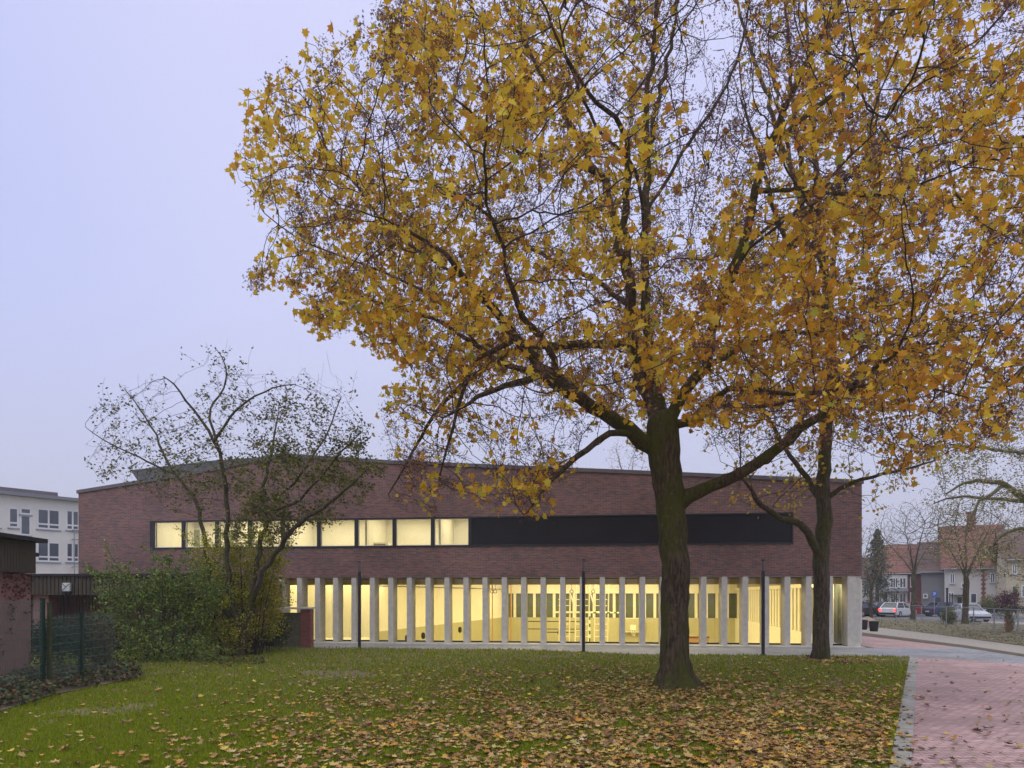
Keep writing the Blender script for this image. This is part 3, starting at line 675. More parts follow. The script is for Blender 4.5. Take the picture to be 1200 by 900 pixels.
mb = MB(); mb.box(.4, 1.0, .3, .8, 0, 2.199); mb.build('pillar', M['pinkwall'], lg)
ql = P(78.5, 688, Yg-.05); lx = ql.x-lg.location.x
wl_ = empty('wall_lamp', (ql.x, Yg-.002, ql.z), 0, 'small square white wall lamp on the brown fascia', 'wall lamp')
mb = MB(); mb.box(-.15, .15, -.12, 0, -.16, .16); mb.build('housing', mat('lamp_housing', (.62, .66, .64), .4, .1, 8), wl_, bevel=.02)
mb = MB()
for a_, b_ in (((-.13, -.13), (.13, .13)), ((-.13, .13), (.0, 0))): mb.bar((a_[0], -.125, a_[1]), (b_[0], -.125, b_[1]), .012, 4)
mb.build('cage', M['frame'], wl_)
mb = MB(); mb.box(-.17, .17, -.14, 0, -.21, -.165); mb.build('bracket', M['black'], wl_)

sw = empty('brick_stub_wall', (P(318, 760, 28.2).x, 28.2, 0), 0, 'low brick end wall with stone coping beside the first columns', 'wall')
xa = P(352, 700, 28.2).x-sw.location.x; xb = P(363.5, 700, 28.2).x-sw.location.x
mb = MB(); mb.box(xa, xb, 0, .5, 0, 1.60); mb.build('pier', M['redbrick'], sw)
mb = MB(); mb.box(0, xa-.002, .15, .5, 0, 1.45); mb.build('infill', mat('mossy_stone', (.20, .19, .12), .9, .4, 8, bump=.5), sw)
mb = MB(); mb.box(-.1, xb+.08, -.08, .58, 1.602, 1.68); mb.build('coping', M['concrete'], sw)
mb = MB(); mb.box(-.75, -.12, .9, 1.5, 0, 2.85); mb.build('brick_post', M['redbrick'], sw)
gl_ = bpy.data.meshes.new('x'); 
mb = MB(); q = P(328, 682, 28.6); 
def ball(mb, c, r, n=8):
    pts = [c+Vector((0, 0, -r*math.cos(t))) for t in np.linspace(.15, math.pi-.15, n)]; mb.tube(pts, [r*math.sin(t) for t in np.linspace(.15, math.pi-.15, n)], 12)
ball(mb, q, .11); mb.bar(q+Vector((0, .1, 0)), q+Vector((0, .35, 0)), .03); tag(mb.build('globe_lamp', mat('opal_globe', (.75, .75, .72), .4, .05, 5)), 'small white globe lamp at the hall corner beside the bush', 'lamp')

# school far left
p0, p1 = P(-60, 600, 53.5), P(105, 600, 61.5); dr = p1-p0; ln = math.hypot(dr.x, dr.y); an = math.atan2(dr.y, dr.x)
scb = empty('school_building', (p0.x, p0.y, 0), an, 'pale three storey school block with white windows beyond the garages', 'building')
def SB(px):      # local x for a pixel column
    k = (px-CX)/F; t = (p0.x*dr.y-p0.y*dr.x)/(k*dr.y-dr.x); return math.hypot(k*t-p0.x, t-p0.y), t
H = CH+(HY-588)/F*60.6
mb = MB(); mb.box(0, ln, 0, 12, 0, H); mb.build('wall', M['pale'], scb)
mb = MB(); mb.box(-.3, ln+.4, -.5, 12.3, H+.002, H+.28); ro = mb.build('roof', mat('school_roof', (.24, .25, .27), .6, .1, 2), scb)
mb = MB(); mb.box(-.3, SB(72)[0], .8, 11, H+.282, H+.75); mb.build('roof_upstand', M['coping'], ro)
def school_window(pxa, pxb, pyt, pyb, cols=2, door=False):
    a, ta = SB(pxa); b, tb = SB(pxb); tm = (ta+tb)/2; zt_, zb_ = CH+(HY-pyt)/F*tm, CH+(HY-pyb)/F*tm
    f = MB(); w_ = .13; zc = zb_+(zt_-zb_)*.25
    f.box(a, b, -.03, .06, zb_, zb_+w_); f.box(a, b, -.03, .06, zt_-w_*.6, zt_); f.box(a, b, -.03, .06, zc-.07, zc+.07) if not door else None
    for i in range(cols+1):
        x = a+(b-a-w_)*i/cols; f.box(x, x+w_, -.032, .058, zb_+.001, zt_-.001)
    fo = f.build('window', M['wframe'], scb)
    p = MB(); p.box(a+.02, b-.02, -.012, -.002, zb_+.02, zt_-.02); p.build('pane', M['dglass'], fo)
    s = MB(); s.box(a-.05, b+.05, -.1, -.004, zb_-.1, zb_-.004); s.build('sill', M['rail'], fo)
for args in ((9.5, 22, 595.5, 618.5, 1), (23, 36.5, 604, 627.5, 1, True), (43, 70.5, 597, 620.5), (77, 93, 598.5, 621.5), (43, 70.5, 635.5, 658.5), (77, 93, 636.5, 658.8), (-20, 1, 594, 618), (-20, 20, 634.5, 658), (23, 37, 595.7, 603, 1, True)): school_window(*args)
db = MB(); a, t_ = SB(84.5); 
for x in (a, a+.9): db.bar((x, -.5, 0), (x, -.5, CH+(HY-620)/F*60), .05)
for zz in (CH+(HY-621)/F*60, CH+(HY-632)/F*60, CH+(HY-664)/F*60): db.bar((a-.1, -.5, zz), (a+1.4, -.5, zz), .05); db.bar((a, -.5, zz), (a, 0, zz), .05)
db.build('escape_stair_frame', M['rail'], scb)

# mesh fence
def mesh_fence(name, pts, hs, label, pitch=.05, posts=None):
    f = empty(name, (pts[0].x, pts[0].y, 0), 0, label, 'fence'); o = f.location
    panel = MB()
    for (a, b), h in zip(zip(pts[:-1], pts[1:]), hs):
        L_ = (b-a).length; u = (b-a)/L_; n_ = int(L_/pitch)
        def thin(p, q, r):
            p = p-o; q = q-o; d_ = (q-p).normalized(); s_ = Vector((0, 0, 1)) if abs(d_.z) < .5 else u; t_ = Vector((-u.y, u.x, 0))
            panel.add([p+s_*r, p+t_*r, p-s_*r, p-t_*r, q+s_*r, q+t_*r, q-s_*r, q-t_*r], [(0, 1, 5, 4), (1, 2, 6, 5), (2, 3, 7, 6), (3, 0, 4, 7)])
        for i in range(n_+1): p = a+u*i*pitch; thin(p+Vector((0, 0, .03)), p+Vector((0, 0, h)), .0045)
        for z in np.arange(.05, h+.01, .2):
            thin(a+Vector((0, 0, z)), b+Vector((0, 0, z)), .006)
    panel.build('wire_mesh', mat('green_wire', (.09, .15, .12), .5, .1, 5), f)
    return f
fa, fb, fc, fd = P(-90, 812, 12.0), P(50, 812, 15.3), P(95, 802, 16.9), P(135, 795, 18.2)
for q in (fa, fb, fc, fd): q.z = 0
mf = mesh_fence('mesh_fence', [fa, fb, fc, fd], [2.05, 1.72, 1.72], 'green welded wire fence with two posts in front of the ivy')
for q, h, r in ((fb, 2.1, .035), (fc, 1.74, .04), (fb+Vector((.075, .12, 0)), 2.0, .035)):
    mb = MB(); x, y = q.x-mf.location.x, q.y-mf.location.y; mb.box(x-r, x+r, y-r, y+r, 0, h); mb.box(x-r-.01, x+r+.01, y-r-.01, y+r+.01, h+.001, h+.03); mb.build('post', M['green'] if h != 2.0 else mat('mossy_post', (.07, .085, .035), .9, .3, 6), mf)

# ------------------------------------------------------------------ foliage helpers for shrubs
def shrub(name, blobs, n, size, cols, wts, label, cat='bush', stems=12, group=None, tm=DIAM, mtl=None, clump=.0, base=None, shoots=0):
    """blobs: list of (x,y,z,rx,ry,rz)"""
    bx = np.array(blobs, float); vol = bx[:, 3]*bx[:, 4]*bx[:, 5]; k = rng.choice(len(bx), n, p=vol/vol.sum())
    d = rng.normal(size=(n, 3)); d /= np.linalg.norm(d, axis=1)[:, None]; r = rng.uniform(0, 1, n)**.45
    pos = bx[k, :3]+d*bx[k, 3:6]*r[:, None]*(1+.25*rng.normal(size=(n, 1))*.6)
    if clump: 
        kp = np.array([noise.noise(Vector(p)*1.6)+.5*noise.noise(Vector(p)*4.5) for p in pos]) > clump-.35; pos = pos[kp]
    if shoots:
        ex = []; kk = rng.integers(len(bx), size=shoots)
        for j in kk:
            a = rng.uniform(0, 2*np.pi); p = bx[j, :3]+np.array([np.cos(a), np.sin(a), .9])*bx[j, 3:6]*.75; v = np.array([np.cos(a)*.7, np.sin(a)*.5, 1.0])*rng.uniform(.35, 1.0)
            tt = rng.uniform(0, 1, 40); ex.append(p+v*tt[:, None]-np.array([0, 0, .35])*(tt**2)[:, None]+rng.normal(size=(40, 3))*.05)
        pos = np.vstack([pos]+ex)
    pos = pos[pos[:, 2] > .02]; n = len(pos); b0 = base if base is not None else (bx[:, 0].mean(), bx[:, 1].mean())
    e_ = empty(name, (b0[0], b0[1], 0), 0, label, cat, group)
    pos = pos-np.array([b0[0], b0[1], 0])
    st = MB()
    for i in range(stems):
        j = rng.integers(len(bx)); t = bx[j, :3]+rng.normal(size=3)*bx[j, 3:6]*.5-np.array([b0[0], b0[1], 0]); t[2] = max(t[2], .3)
        s_ = Vector((t[0]*.5+random.uniform(-.1, .1), t[1]*.5, 0)); mm = (s_+Vector(t))/2+Vector((random.uniform(-.15, .15), random.uniform(-.15, .15), .1)); h_ = max(.012, .02*t[2]/2)
        st.tube([s_, mm, Vector(t)], [h_, h_*.7, .004], 5)
    st.build('stems', M['twig'], e_)
    scatter('foliage', pos, rng.uniform(.7, 1.3, len(pos))*size, pick(cols, wts, len(pos), .25), tm, mtl or M['gleaf'], e_)
    return e_
GR = [(.15, .22, .045), (.24, .31, .06), (.09, .14, .04), (.36, .36, .05), (.24, .16, .05)]
def B(px, py, Y, rx, ry, dy): q = P(px, py, Y); k = Y/F; return (q.x, q.y, q.z, rx*k, dy, ry*k)
# wide bush left
shrub('wide_bush', [B(140, 730, 22.5, 30, 42, 1.0), B(185, 720, 23, 40, 50, 1.2), B(225, 725, 23.5, 35, 52, 1.2), B(160, 760, 22, 40, 22, 1), B(215, 765, 22.2, 50, 18, 1), B(205, 692, 23.5, 32, 24, 1), B(130, 695, 22.5, 14, 22, .5), B(165, 690, 22.8, 16, 14, .6), B(200, 672, 23.2, 14, 16, .5), B(245, 700, 23, 26, 40, .8)], 23000, .085, GR, [4, 4, 3, .6, .4], 'wide dark green bush in front of the outbuilding', stems=34, clump=.12, shoots=90)
shrub('yellowing_bush', [B(280, 715, 24.5, 34, 48, 1.0), B(262, 735, 24, 40, 35, 1), B(300, 690, 24.8, 24, 40, .9), B(255, 670, 24.5, 22, 32, .8), B(312, 695, 25, 20, 45, .7), B(318, 730, 25, 16, 25, .6), B(285, 650, 24.6, 34, 28, .8), B(240, 655, 24.6, 20, 28, .6), B(322, 672, 24.8, 14, 36, .5)], 26000, .075, [(.32, .34, .035), (.46, .43, .035), (.17, .21, .04), (.56, .47, .04), (.25, .15, .04)], [4, 3.6, 2, 1.6, .5], 'tall yellow-green bush around the stems of the bare small tree', stems=26, clump=.12, shoots=110)
shrub('dark_shrub', [B(322, 745, 26.5, 18, 16, .6), B(300, 745, 26, 16, 18, .6), B(330, 735, 27, 12, 12, .5)], 3600, .07, [(.03, .05, .02), (.05, .075, .022)], [1, 1], 'small dark green shrub against the brick stub wall', stems=9)
shrub('ivy_hedge', [B(60, 752, 19.5, 45, 26, .5), B(110, 750, 20, 30, 26, .5)], 6500, .09, [(.025, .05, .025), (.04, .07, .03), (.07, .08, .03)], [3, 3, 1], 'dark ivy covered hedge behind the wire fence', 'hedge', stems=8)
shrub('russet_shrub', [B(122, 745, 18.6, 16, 22, .4), B(118, 775, 18.6, 20, 14, .4)], 1500, .075, [(.14, .07, .025), (.09, .085, .03), (.20, .14, .03)], [2, 3, 1], 'russet and green shrub at the end of the wire fence', stems=7)
# arching shoot
aw = empty('arching_bramble', tuple(G(172, 770)), 0, 'single leafy bramble shoot arching up before the brick wall', 'bramble'); ax_ = aw.location
pts = [P(x_, y_, 22.8)-Vector((ax_.x, ax_.y, 0)) for x_, y_ in ((150, 720), (146, 690), (138, 665), (128, 648), (122, 630))]
mb = MB(); mb.tube([Vector((0, 0, 0))]+pts, [.015, .013, .012, .010, .008, .004], 5); mb.build('stem', M['twig'], aw)
pos = np.array([list(pts[i]+(pts[i+1]-pts[i])*t) for i in range(4) for t in np.linspace(0, 1, 45)])+rng.normal(size=(180, 3))*.09
scatter('foliage', pos, rng.uniform(.06, .11, 180), pick(GR, [3, 3, 1, 1, 1], 180, .2), DIAM, M['gleaf'], aw)
# ground cover bed by fence
bed = [gp(-60, 865), gp(0, 838), gp(60, 818), gp(110, 808), gp(150, 799), gp(165, 792), gp(135, 788), gp(60, 790), gp(-60, 800)]
sheet('flower_bed', bed, .075, M['soil'])
bedm = np.array(bed); lo_, hi_ = bedm.min(0), bedm.max(0)
n = 22000; q = rng.uniform(lo_-.5, hi_+.5, (n, 2)); q = q[in_poly(q+np.array([(noise.noise(Vector((a*1.3, b*1.3, 1))), noise.noise(Vector((a*1.3, b*1.3, 50)))) for a, b in q])*.55, bed)]
zz = np.array([.11+max(0, .22+.35*noise.noise(Vector((a*.9, b*.9, 7))))*random.random() for a, b in q])
tint = pick([(.06, .10, .04), (.10, .14, .05), (.15, .08, .045), (.11, .07, .045), (.26, .20, .08)], [3, 2.5, 2.2, 2.2, .6], len(q), .3)
tag(scatter('ground_cover', np.column_stack([q, zz]), rng.uniform(.07, .14, len(q)), tint, DIAM, M['gleaf'], flat=.35), 'dark ivy and dead leaf ground cover under the fence', 'ground cover', kind='stuff')
q = rng.uniform([-17, 20], [-6.5, 22.8], (3500, 2)); keep = np.array([noise.noise(Vector((a, b, 0))) > -.1 for a, b in q]); q = q[keep]
pxq = CX+F*q[:, 0]/q[:, 1]; q = q[(pxq > 120) & (pxq < 310) & (q[:, 1] > 21+.9*np.sin(q[:, 0]))]
tag(scatter('bush_litter', np.column_stack([q, rng.uniform(.04, .16, len(q))]), rng.uniform(.06, .11, len(q)), pick([(.07, .05, .03), (.05, .06, .025), (.14, .10, .04)], [2, 2, 1], len(q), .3), DIAM, M['fleaf'], flat=.5), 'low brown litter and weeds along the foot of the bushes', 'leaf litter', kind='stuff')

# ------------------------------------------------------------------ big maple
MY = 15.9
def limb(T, pp, rr, dy=None, Y0=MY):
    if Y0 == MY: rr = [r*.92 for r in rr]
    """pp pixel points, dy depth offsets"""
    dy = dy or [0]*len(pp); pts = [P(a, b, Y0+d_) for (a, b), d_ in zip(pp, dy)]; T.limb(pts, [r*(Y0+d_)/F for r, d_ in zip(rr, dy)])
T = Tree()
pts = [Vector((G(794, 808).x, MY, -.1)), Vector((G(794, 808).x, MY, .15))]+[P(a, b, MY) for a, b in ((792, 780), (790.5, 740), (790, 660), (785, 600), (780, 555), (776, 520), (775, 492))]
T.limb(pts, [x*MY/F for x in (21.5, 18.6, 16.2, 15.4, 16.0, 16.6, 17.6, 19, 18.0)], step=.18, wob=.012)
limb(T, [(782, 598), (805, 583), (832, 570), (870, 556), (905, 531), (945, 500), (975, 475), (1012, 440), (1050, 415)], [13, 9.5, 8, 7.5, 7, 6, 5, 3.5, 2], [0, -.1, -.4, -.8, -1.2, -1.7, -2.1, -2.6, -3.2])
limb(T, [(783, 590), (812, 575), (850, 560), (890, 545), (920, 515), (950, 480), (985, 455)], [10, 5, 4.2, 4, 3.2, 2.5, 1.5], [0, .3, .8, 1.4, 2.0, 2.6, 3.2])
limb(T, [(777, 530), (752, 515), (735, 502), (708, 484), (680, 468), (652, 448), (625, 420), (603, 395), (580, 362), (548, 326), (520, 300), (480, 270)], [14, 10, 9, 8.5, 8, 7.5, 6.5, 6, 5, 4, 3, 2], [0, -.1, -.3, -.6, -1, -1.4, -1.8, -2.1, -2.4, -2.8, -3, -3.3])
limb(T, [(750, 514), (728, 505), (700, 518), (668, 543), (645, 565), (617, 602)], [5, 4.5, 4, 3.5, 2.5, 1], [-.1, -.6, -1.0, -1.4, -1.7, -2])
limb(T, [(760, 470), (742, 412), (720, 404), (680, 404), (640, 405), (600, 412), (565, 435), (530, 460), (500, 500), (475, 545), (455, 580)], [7, 6, 5.5, 5, 4.5, 4, 3.3, 2.8, 2.2, 1.5, .8], [.2, .8, 1.3, 1.8, 2.2, 2.5, 2.7, 2.9, 3, 3, 3])
limb(T, [(690, 474), (650, 436), (620, 432), (590, 425), (560, 405), (520, 380), (480, 365), (430, 350)], [5, 4.5, 4, 3.5, 3, 2.5, 2, 1.2], [-1, -.4, .2, .6, 1.0, 1.4, 1.7, 2])
limb(T, [(655, 450), (648, 420), (632, 393), (612, 372), (600, 340), (590, 290), (570, 240)], [5, 4.5, 4.5, 4, 3.2, 2.5, 1.5], [-1.4, -1.7, -2.0, -2.3, -2.7, -3.2, -3.7])
limb(T, [(642, 440), (620, 445), (590, 452), (550, 472), (520, 490)], [4, 4, 3.6, 2.5, 1], [-1.5, -2, -2.5, -3, -3.4])
limb(T, [(603, 395), (560, 420), (545, 450), (530, 500), (515, 560)], [3.2, 3, 2.5, 2, 1], [-2.1, -1.8, -1.5, -1.2, -1])
# leaders
def ldr(T, pp, rr, dy): limb(T, pp, [r*(.74 if r > 12 else .60) for r in rr], dy)
ldr(T, [(772, 500), (748, 430), (738, 360), (730, 300), (715, 240), (700, 200), (677, 160), (650, 110), (620, 60), (590, 0), (560, -60)], [15, 12, 10, 9, 8.5, 8, 6.5, 5, 4, 3, 2], [0, .4, .8, 1.1, 1.5, 1.8, 2.1, 2.5, 2.9, 3.3, 3.6])
ldr(T, [(748, 430), (742, 360), (735, 300), (736, 210), (733, 165), (722, 140), (700, 120), (660, 60), (640, 10)], [10, 9, 8.5, 7.5, 6, 5, 4.2, 3, 2], [.4, -.2, -.6, -1.0, -1.4, -1.7, -2, -2.6, -3])
ldr(T, [(775, 500), (762, 430), (757, 360), (755, 300), (757, 230), (757, 180), (758, 130), (762, 80), (768, 30), (772, -40), (775, -110)], [14, 11, 10, 9, 8, 7.5, 6, 5, 4, 3, 2], [0, .0, .1, .2, .3, .3, .2, .2, .1, 0, 0])
ldr(T, [(757, 185), (768, 140), (774, 110), (783, 67), (792, 20), (800, -50)], [5.5, 5, 4.5, 4, 3, 2], [.3, .7, 1, 1.4, 1.8, 2.2])
ldr(T, [(757, 300), (745, 200), (700, 150), (665, 70), (655, 20)], [4, 3.5, 3.2, 2.5, 1.5], [.2, -.8, -1.6, -2.4, -3])
ldr(T, [(757, 250), (800, 180), (845, 110), (870, 50), (880, -10)], [4, 3.5, 3.2, 2.5, 1.5], [.2, .5, .9, 1.3, 1.6])
ldr(T, [(785, 505), (800, 462), (825, 430), (836, 385), (852, 335), (866, 300), (875, 270), (888, 225), (900, 180), (918, 130), (955, 60), (985, 0), (1010, -60)], [14, 12, 11, 10, 9.5, 9, 8.5, 8, 7, 6, 4.5, 3.5, 2], [0, -.2, -.4, -.5, -.6, -.7, -.7, -.8, -.9, -1.1, -1.4, -1.8, -2.2])
ldr(T, [(903, 185), (940, 140), (983, 100), (1040, 20), (1080, -40)], [6, 5.5, 5, 3.5, 2], [-.9, -.3, .2, .8, 1.2])
ldr(T, [(888, 228), (930, 222), (980, 226), (1030, 229), (1080, 215), (1140, 190)], [5, 4.5, 4, 3.3, 2.5, 1.5], [-.8, -1.2, -1.6, -2, -2.4, -2.8])
ldr(T, [(866, 300), (905, 262), (960, 235), (1010, 190), (1060, 160), (1120, 130)], [4.5, 4, 3.5, 3, 2.5, 1.5], [-.7, .3, 1.1, 1.8, 2.4, 3])
ldr(T, [(852, 335), (880, 290), (930, 250), (1000, 180), (1030, 150)], [4, 3.5, 3, 2.5, 1.5], [-.6, -1.4, -2.2, -3, -3.6])
ldr(T, [(790, 505), (815, 492), (832, 472), (850, 457), (880, 456), (930, 462), (980, 458), (1030, 450), (1090, 455), (1150, 470)], [11, 8, 7, 6, 5.2, 4.5, 4, 3.2, 2.2, 1.2], [0, -.3, -.6, -1, -1.4, -1.9, -2.3, -2.7, -3, -3.3])
ldr(T, [(836, 470), (880, 477), (925, 470), (960, 455), (1000, 420), (1040, 380)], [4.5, 4, 3.8, 3.2, 2.5, 1.5], [-.6, .2, .8, 1.4, 2, 2.6])
ldr(T, [(826, 428), (860, 412), (890, 400), (930, 388), (990, 400), (1050, 410), (1110, 400), (1180, 390)], [6, 5.5, 5, 4.6, 4, 3.2, 2.2, 1.2], [-.4, .0, .4, .7, 1.0, 1.3, 1.6, 1.9])
ldr(T, [(738, 360), (700, 330), (660, 310), (620, 290), (570, 250), (520, 220), (470, 210)], [6, 5, 4.5, 4, 3.2, 2.5, 1.5], [.8, 1.4, 1.9, 2.3, 2.8, 3.2, 3.6])
ldr(T, [(705, 205), (650, 185), (600, 175), (550, 130), (500, 90)], [5, 4.2, 3.5, 2.5, 1.5], [1.8, 1.2, .6, 0, -.5])
ldr(T, [(548, 326), (500, 300), (455, 270), (420, 220), (380, 170), (360, 120)], [3.5, 3, 2.6, 2.2, 1.6, 1], [-2.8, -2.4, -2.0, -1.7, -1.4, -1.2])
ldr(T, [(560, 405), (510, 350), (450, 320), (400, 300), (350, 280), (310, 250)], [2.8, 2.6, 2.3, 2, 1.5, 1], [1, .6, .3, 0, -.2, -.4])
# envelope and attractors
out = [(272, 192), (286, 150), (300, 95), (345, 105), (362, 62), (395, 88), (432, 60), (452, 20), (470, -70), (560, -150), (760, -220), (980, -200), (1180, -120), (1300, 40), (1330, 250), (1300, 400), (1230, 450), (1160, 505), (1060, 555), (1000, 520), (930, 545), (870, 520), (815, 500), (745, 500), (700, 535), (660, 555), (625, 595), (590, 570), (560, 585), (510, 610), (470, 570), (435, 560), (455, 500), (462, 420), (400, 395), (330, 350), (300, 300), (285, 240)]
holes = [(635, 250, 34, 22, .9), (825, 100, 62, 130, .93), (800, 230, 30, 60, .8), (715, 110, 22, 60, .5), (745, 240, 18, 40, .6), (885, 120, 34, 110, .72), (960, 200, 30, 20, .6), (1040, 110, 26, 18, .6), (540, 250, 26, 16, .5), (1100, 300, 30, 18, .5), (640, 370, 45, 14, .6), (660, 425, 40, 12, .75), (600, 475, 66, 24, .92), (655, 505, 42, 24, .92), (700, 505, 26, 18, .85), (720, 440, 20, 30, .6), (545, 520, 30, 30, .6), (690, 350, 26, 30, .5), (590, 530, 60, 25, .62), (740, 460, 20, 40, .3), (800, 280, 25, 28, .6), (905, 245, 40, 25, .5), (1170, 40, 35, 20, .7), (820, 380, 40, 20, .2), (980, 300, 40, 20, .2), (545, 90, 30, 40, .35), (450, 160, 16, 25, .8), (870, 530, 66, 28, .85), (960, 515, 60, 24, .6), (835, 450, 22, 14, .5), (1085, 500, 50, 20, .4), (480, 500, 40, 30, .5)]
def rag(px, py, amp, sc):
    a = np.array([(noise.noise(Vector((x/sc, y/sc, 3))), noise.noise(Vector((x/sc, y/sc, 60)))) for x, y in zip(px, py)]); b = np.array([(noise.noise(Vector((x/sc*3, y/sc*3, 9))), noise.noise(Vector((x/sc*3, y/sc*3, 70)))) for x, y in zip(px, py)])
    return np.stack([px+amp*(a[:, 0]+.5*b[:, 0])*1.6, py+amp*(a[:, 1]+.5*b[:, 1])*1.6], 1)
def hole(px, py):
    k = np.zeros(len(px))
    for x, y, rx, ry, s_ in holes: k = np.maximum(k, s_*np.exp(-(((px-x)/rx)**2+((py-y)/ry)**2)**1.5*.7))
    return k
n = 110000; c = np.array([3.9, 16.2, 10.6]); R_ = np.array([10.6, 7.0, 9.6])
pts = rng.uniform(-1, 1, (n, 3)); rr = (pts**2).sum(1)**.5; pts = pts[(rr < 1) & (rng.uniform(0, 1, n) < .25+.75*rr)]*R_+c
pts = pts[pts[:, 1] > 7.5]
px = CX+F*pts[:, 0]/pts[:, 1]; py = HY-F*(pts[:, 2]-CH)/pts[:, 1]
m_ = in_poly(rag(px, py, 34, 60), out) & (rng.uniform(0, 1, len(px)) > hole(px, py)*.3); pts = pts[m_]
# thin to clumps
pts = pts[rng.permutation(len(pts))][:15000]
T.grow(pts, di=2.4, dk=.20, step=.20, iters=90, up=.02, start_r=.13)
T.radii(.0045, 2.4)
mt = empty('maple_tree', (0, 0, 0), 0, 'large spreading maple with golden leaves and mossy trunk on the lawn', 'tree')
base = Vector((G(794, 808).x, MY, 0)); mt.location = base
for i in range(len(T.p)): T.p[i] = T.p[i]-base
T.mesh(.045, 'trunk', 'twigs', M['bark'], M['twig'], mt, base_flare=.75, knots=.08)
# leaves at thin nodes
tips = np.array([list(T.p[i]+base) for i in range(len(T.p)) if T.r[i] < .011 and T.rm[i] == 0])
px = CX+F*tips[:, 0]/tips[:, 1]; py = HY-F*(tips[:, 2]-CH)/tips[:, 1]
nzv = np.array([.9*noise.noise(Vector(p)*.5)+.5*noise.noise(Vector(p)*1.2+Vector((5, 5, 5)))+.55*noise.noise(Vector(p)*2.6+Vector((9, 5, 5))) for p in tips])
kz = np.array([noise.noise(Vector(p)*.75+Vector((31, 7, 2)))+.5*noise.noise(Vector(p)*2) for p in tips])
h = hole(px, py); LM = 19000/len(tips); lam = LM*np.clip(1.65+7.2*nzv+.9*np.exp(-((py-420)/110)**2), .06, 8.5)*(1-h)**2.2*np.where(py > 520, .6, 1)
cnt = rng.poisson(lam); print('maple nodes', len(T.p), 'tips', len(tips), 'leaves', cnt.sum())
pos = np.repeat(tips, cnt, 0)+rng.normal(size=(cnt.sum(), 3))*[.14, .14, .11]-base
hue = np.repeat(nzv*.6+.30*(px > 780)+.22*(py > 330), cnt)+rng.normal(size=cnt.sum())*.35
t1 = pick([(.76, .53, .05), (.70, .45, .04), (.80, .60, .08), (.48, .44, .06)], [4, 3, 2, .6], len(pos), .14)
t2 = pick([(.70, .38, .04), (.52, .25, .04), (.76, .48, .05)], [3, 2, 3], len(pos), .16)
tint = np.where((hue > .45)[:, None], t2, t1)
scatter('foliage', pos, rng.uniform(.10, .19, len(pos)), tint, MAPLE, M['leaf'], mt, curl=.25)
lamk = LM*np.clip(.75+3.4*kz-.8*nzv, 0, 3.2)*(1-h*.55)*1.25; ck = rng.poisson(lamk); kp = np.repeat(tips, ck, 0)+rng.normal(size=(ck.sum(), 3))*.1
per = 12; kp = np.repeat(kp, per, 0); kp += rng.normal(size=kp.shape)*[.055, .055, .07]
print('keys', len(kp))
scatter('seed_clusters', kp-base, rng.uniform(.030, .052, len(kp)), pick([(.20, .105, .085), (.15, .08, .07), (.27, .16, .10)], [3, 2, 1], len(kp), .2), KEY, M['key'], mt)

# ------------------------------------------------------------------ second maple
def finish(T, name, base, label, thick, bark, twig, group=None, flare=.3, knots=.06, nthin=3):
    e_ = empty(name, tuple(base), 0, label, 'tree', group)
    for i in range(len(T.p)): T.p[i] = T.p[i]-base
    T.mesh(thick, 'trunk', 'twigs', bark, twig, e_, base_flare=flare, knots=knots, nthin=nthin); return e_
def attract(n, c, R, test=None, ymin=1, inner=.3):
    p = rng.uniform(-1, 1, (n, 3)); rr = (p**2).sum(1)**.5; p = p[(rr < 1) & (rng.uniform(0, 1, n) < inner+(1-inner)*rr)]*np.array(R)+np.array(c)
    if test is not None:
        px = CX+F*p[:, 0]/p[:, 1]; py = HY-F*(p[:, 2]-CH)/p[:, 1]; p = p[in_poly(rag(px, py, 22, 45), test)]
    return p
T = Tree(); Y2 = 22.6; b2 = Vector((G(963, 775).x, Y2, 0))
T.limb([Vector((b2.x, Y2, -.1)), Vector((b2.x, Y2, .15))]+[P(a, b, Y2) for a, b in ((963, 740), (963, 690), (962, 650), (966, 610), (964, 570), (968, 520), (971, 460), (974, 400), (968, 330), (962, 260), (955, 190), (950, 120), (946, 40), (943, -30))],
       [x*.9*Y2/F for x in (11, 10.5, 9.8, 9.5, 10, 9.5, 8.5, 7.5, 6.8, 6, 5, 4.5, 3.6, 2.8, 2, 1.2)], step=.25, wob=.015)
limb(T, [(961, 655), (951, 635), (938, 615), (915, 607), (893, 592), (880, 575), (868, 560)], [5, 5, 4.2, 3.6, 3, 2.2, 1.2], [0, -.2, -.4, -.7, -1, -1.2, -1.4], Y2)
limb(T, [(965, 590), (945, 560), (925, 535), (905, 500), (885, 470)], [4, 3.2, 2.6, 2, 1], [0, .3, .6, .9, 1.2], Y2)
limb(T, [(966, 595), (985, 572), (1010, 562), (1050, 552), (1095, 540)], [3.5, 2.8, 2.2, 1.7, .9], [0, -.3, -.6, -.9, -1.2], Y2)
limb(T, [(971, 480), (1000, 440), (1030, 410), (1070, 370)], [4, 3, 2.2, 1.2], [0, .3, .8, 1.4], Y2)
for k, (tx, ty, d_) in enumerate(((900, 60, 1), (870, 120, -1), (990, 40, 1), (920, 0, -2), (860, -10, .5), (1030, 120, -1), (890, 300, 2), (1040, 250, 1.5))):
    sy = 420-k*30; limb(T, [(971, sy), ((971+tx)/2+random.uniform(-8, 8), (sy+ty)/2+20), (tx, ty)], [4, 2.8, 1.2], [0, d_*.6, d_*1.3], Y2)
out2 = [(850, -60), (1100, -60), (1130, 300), (1120, 540), (1050, 600), (960, 600), (900, 610), (850, 580), (820, 500), (840, 300)]
a2 = attract(9000, (b2.x-.3, Y2, 11), (4.6, 4, 9.5), out2)[:3800]
T.grow(a2, di=2.2, dk=.34, step=.26, iters=50, up=.10, start_r=.12); T.radii(.006)
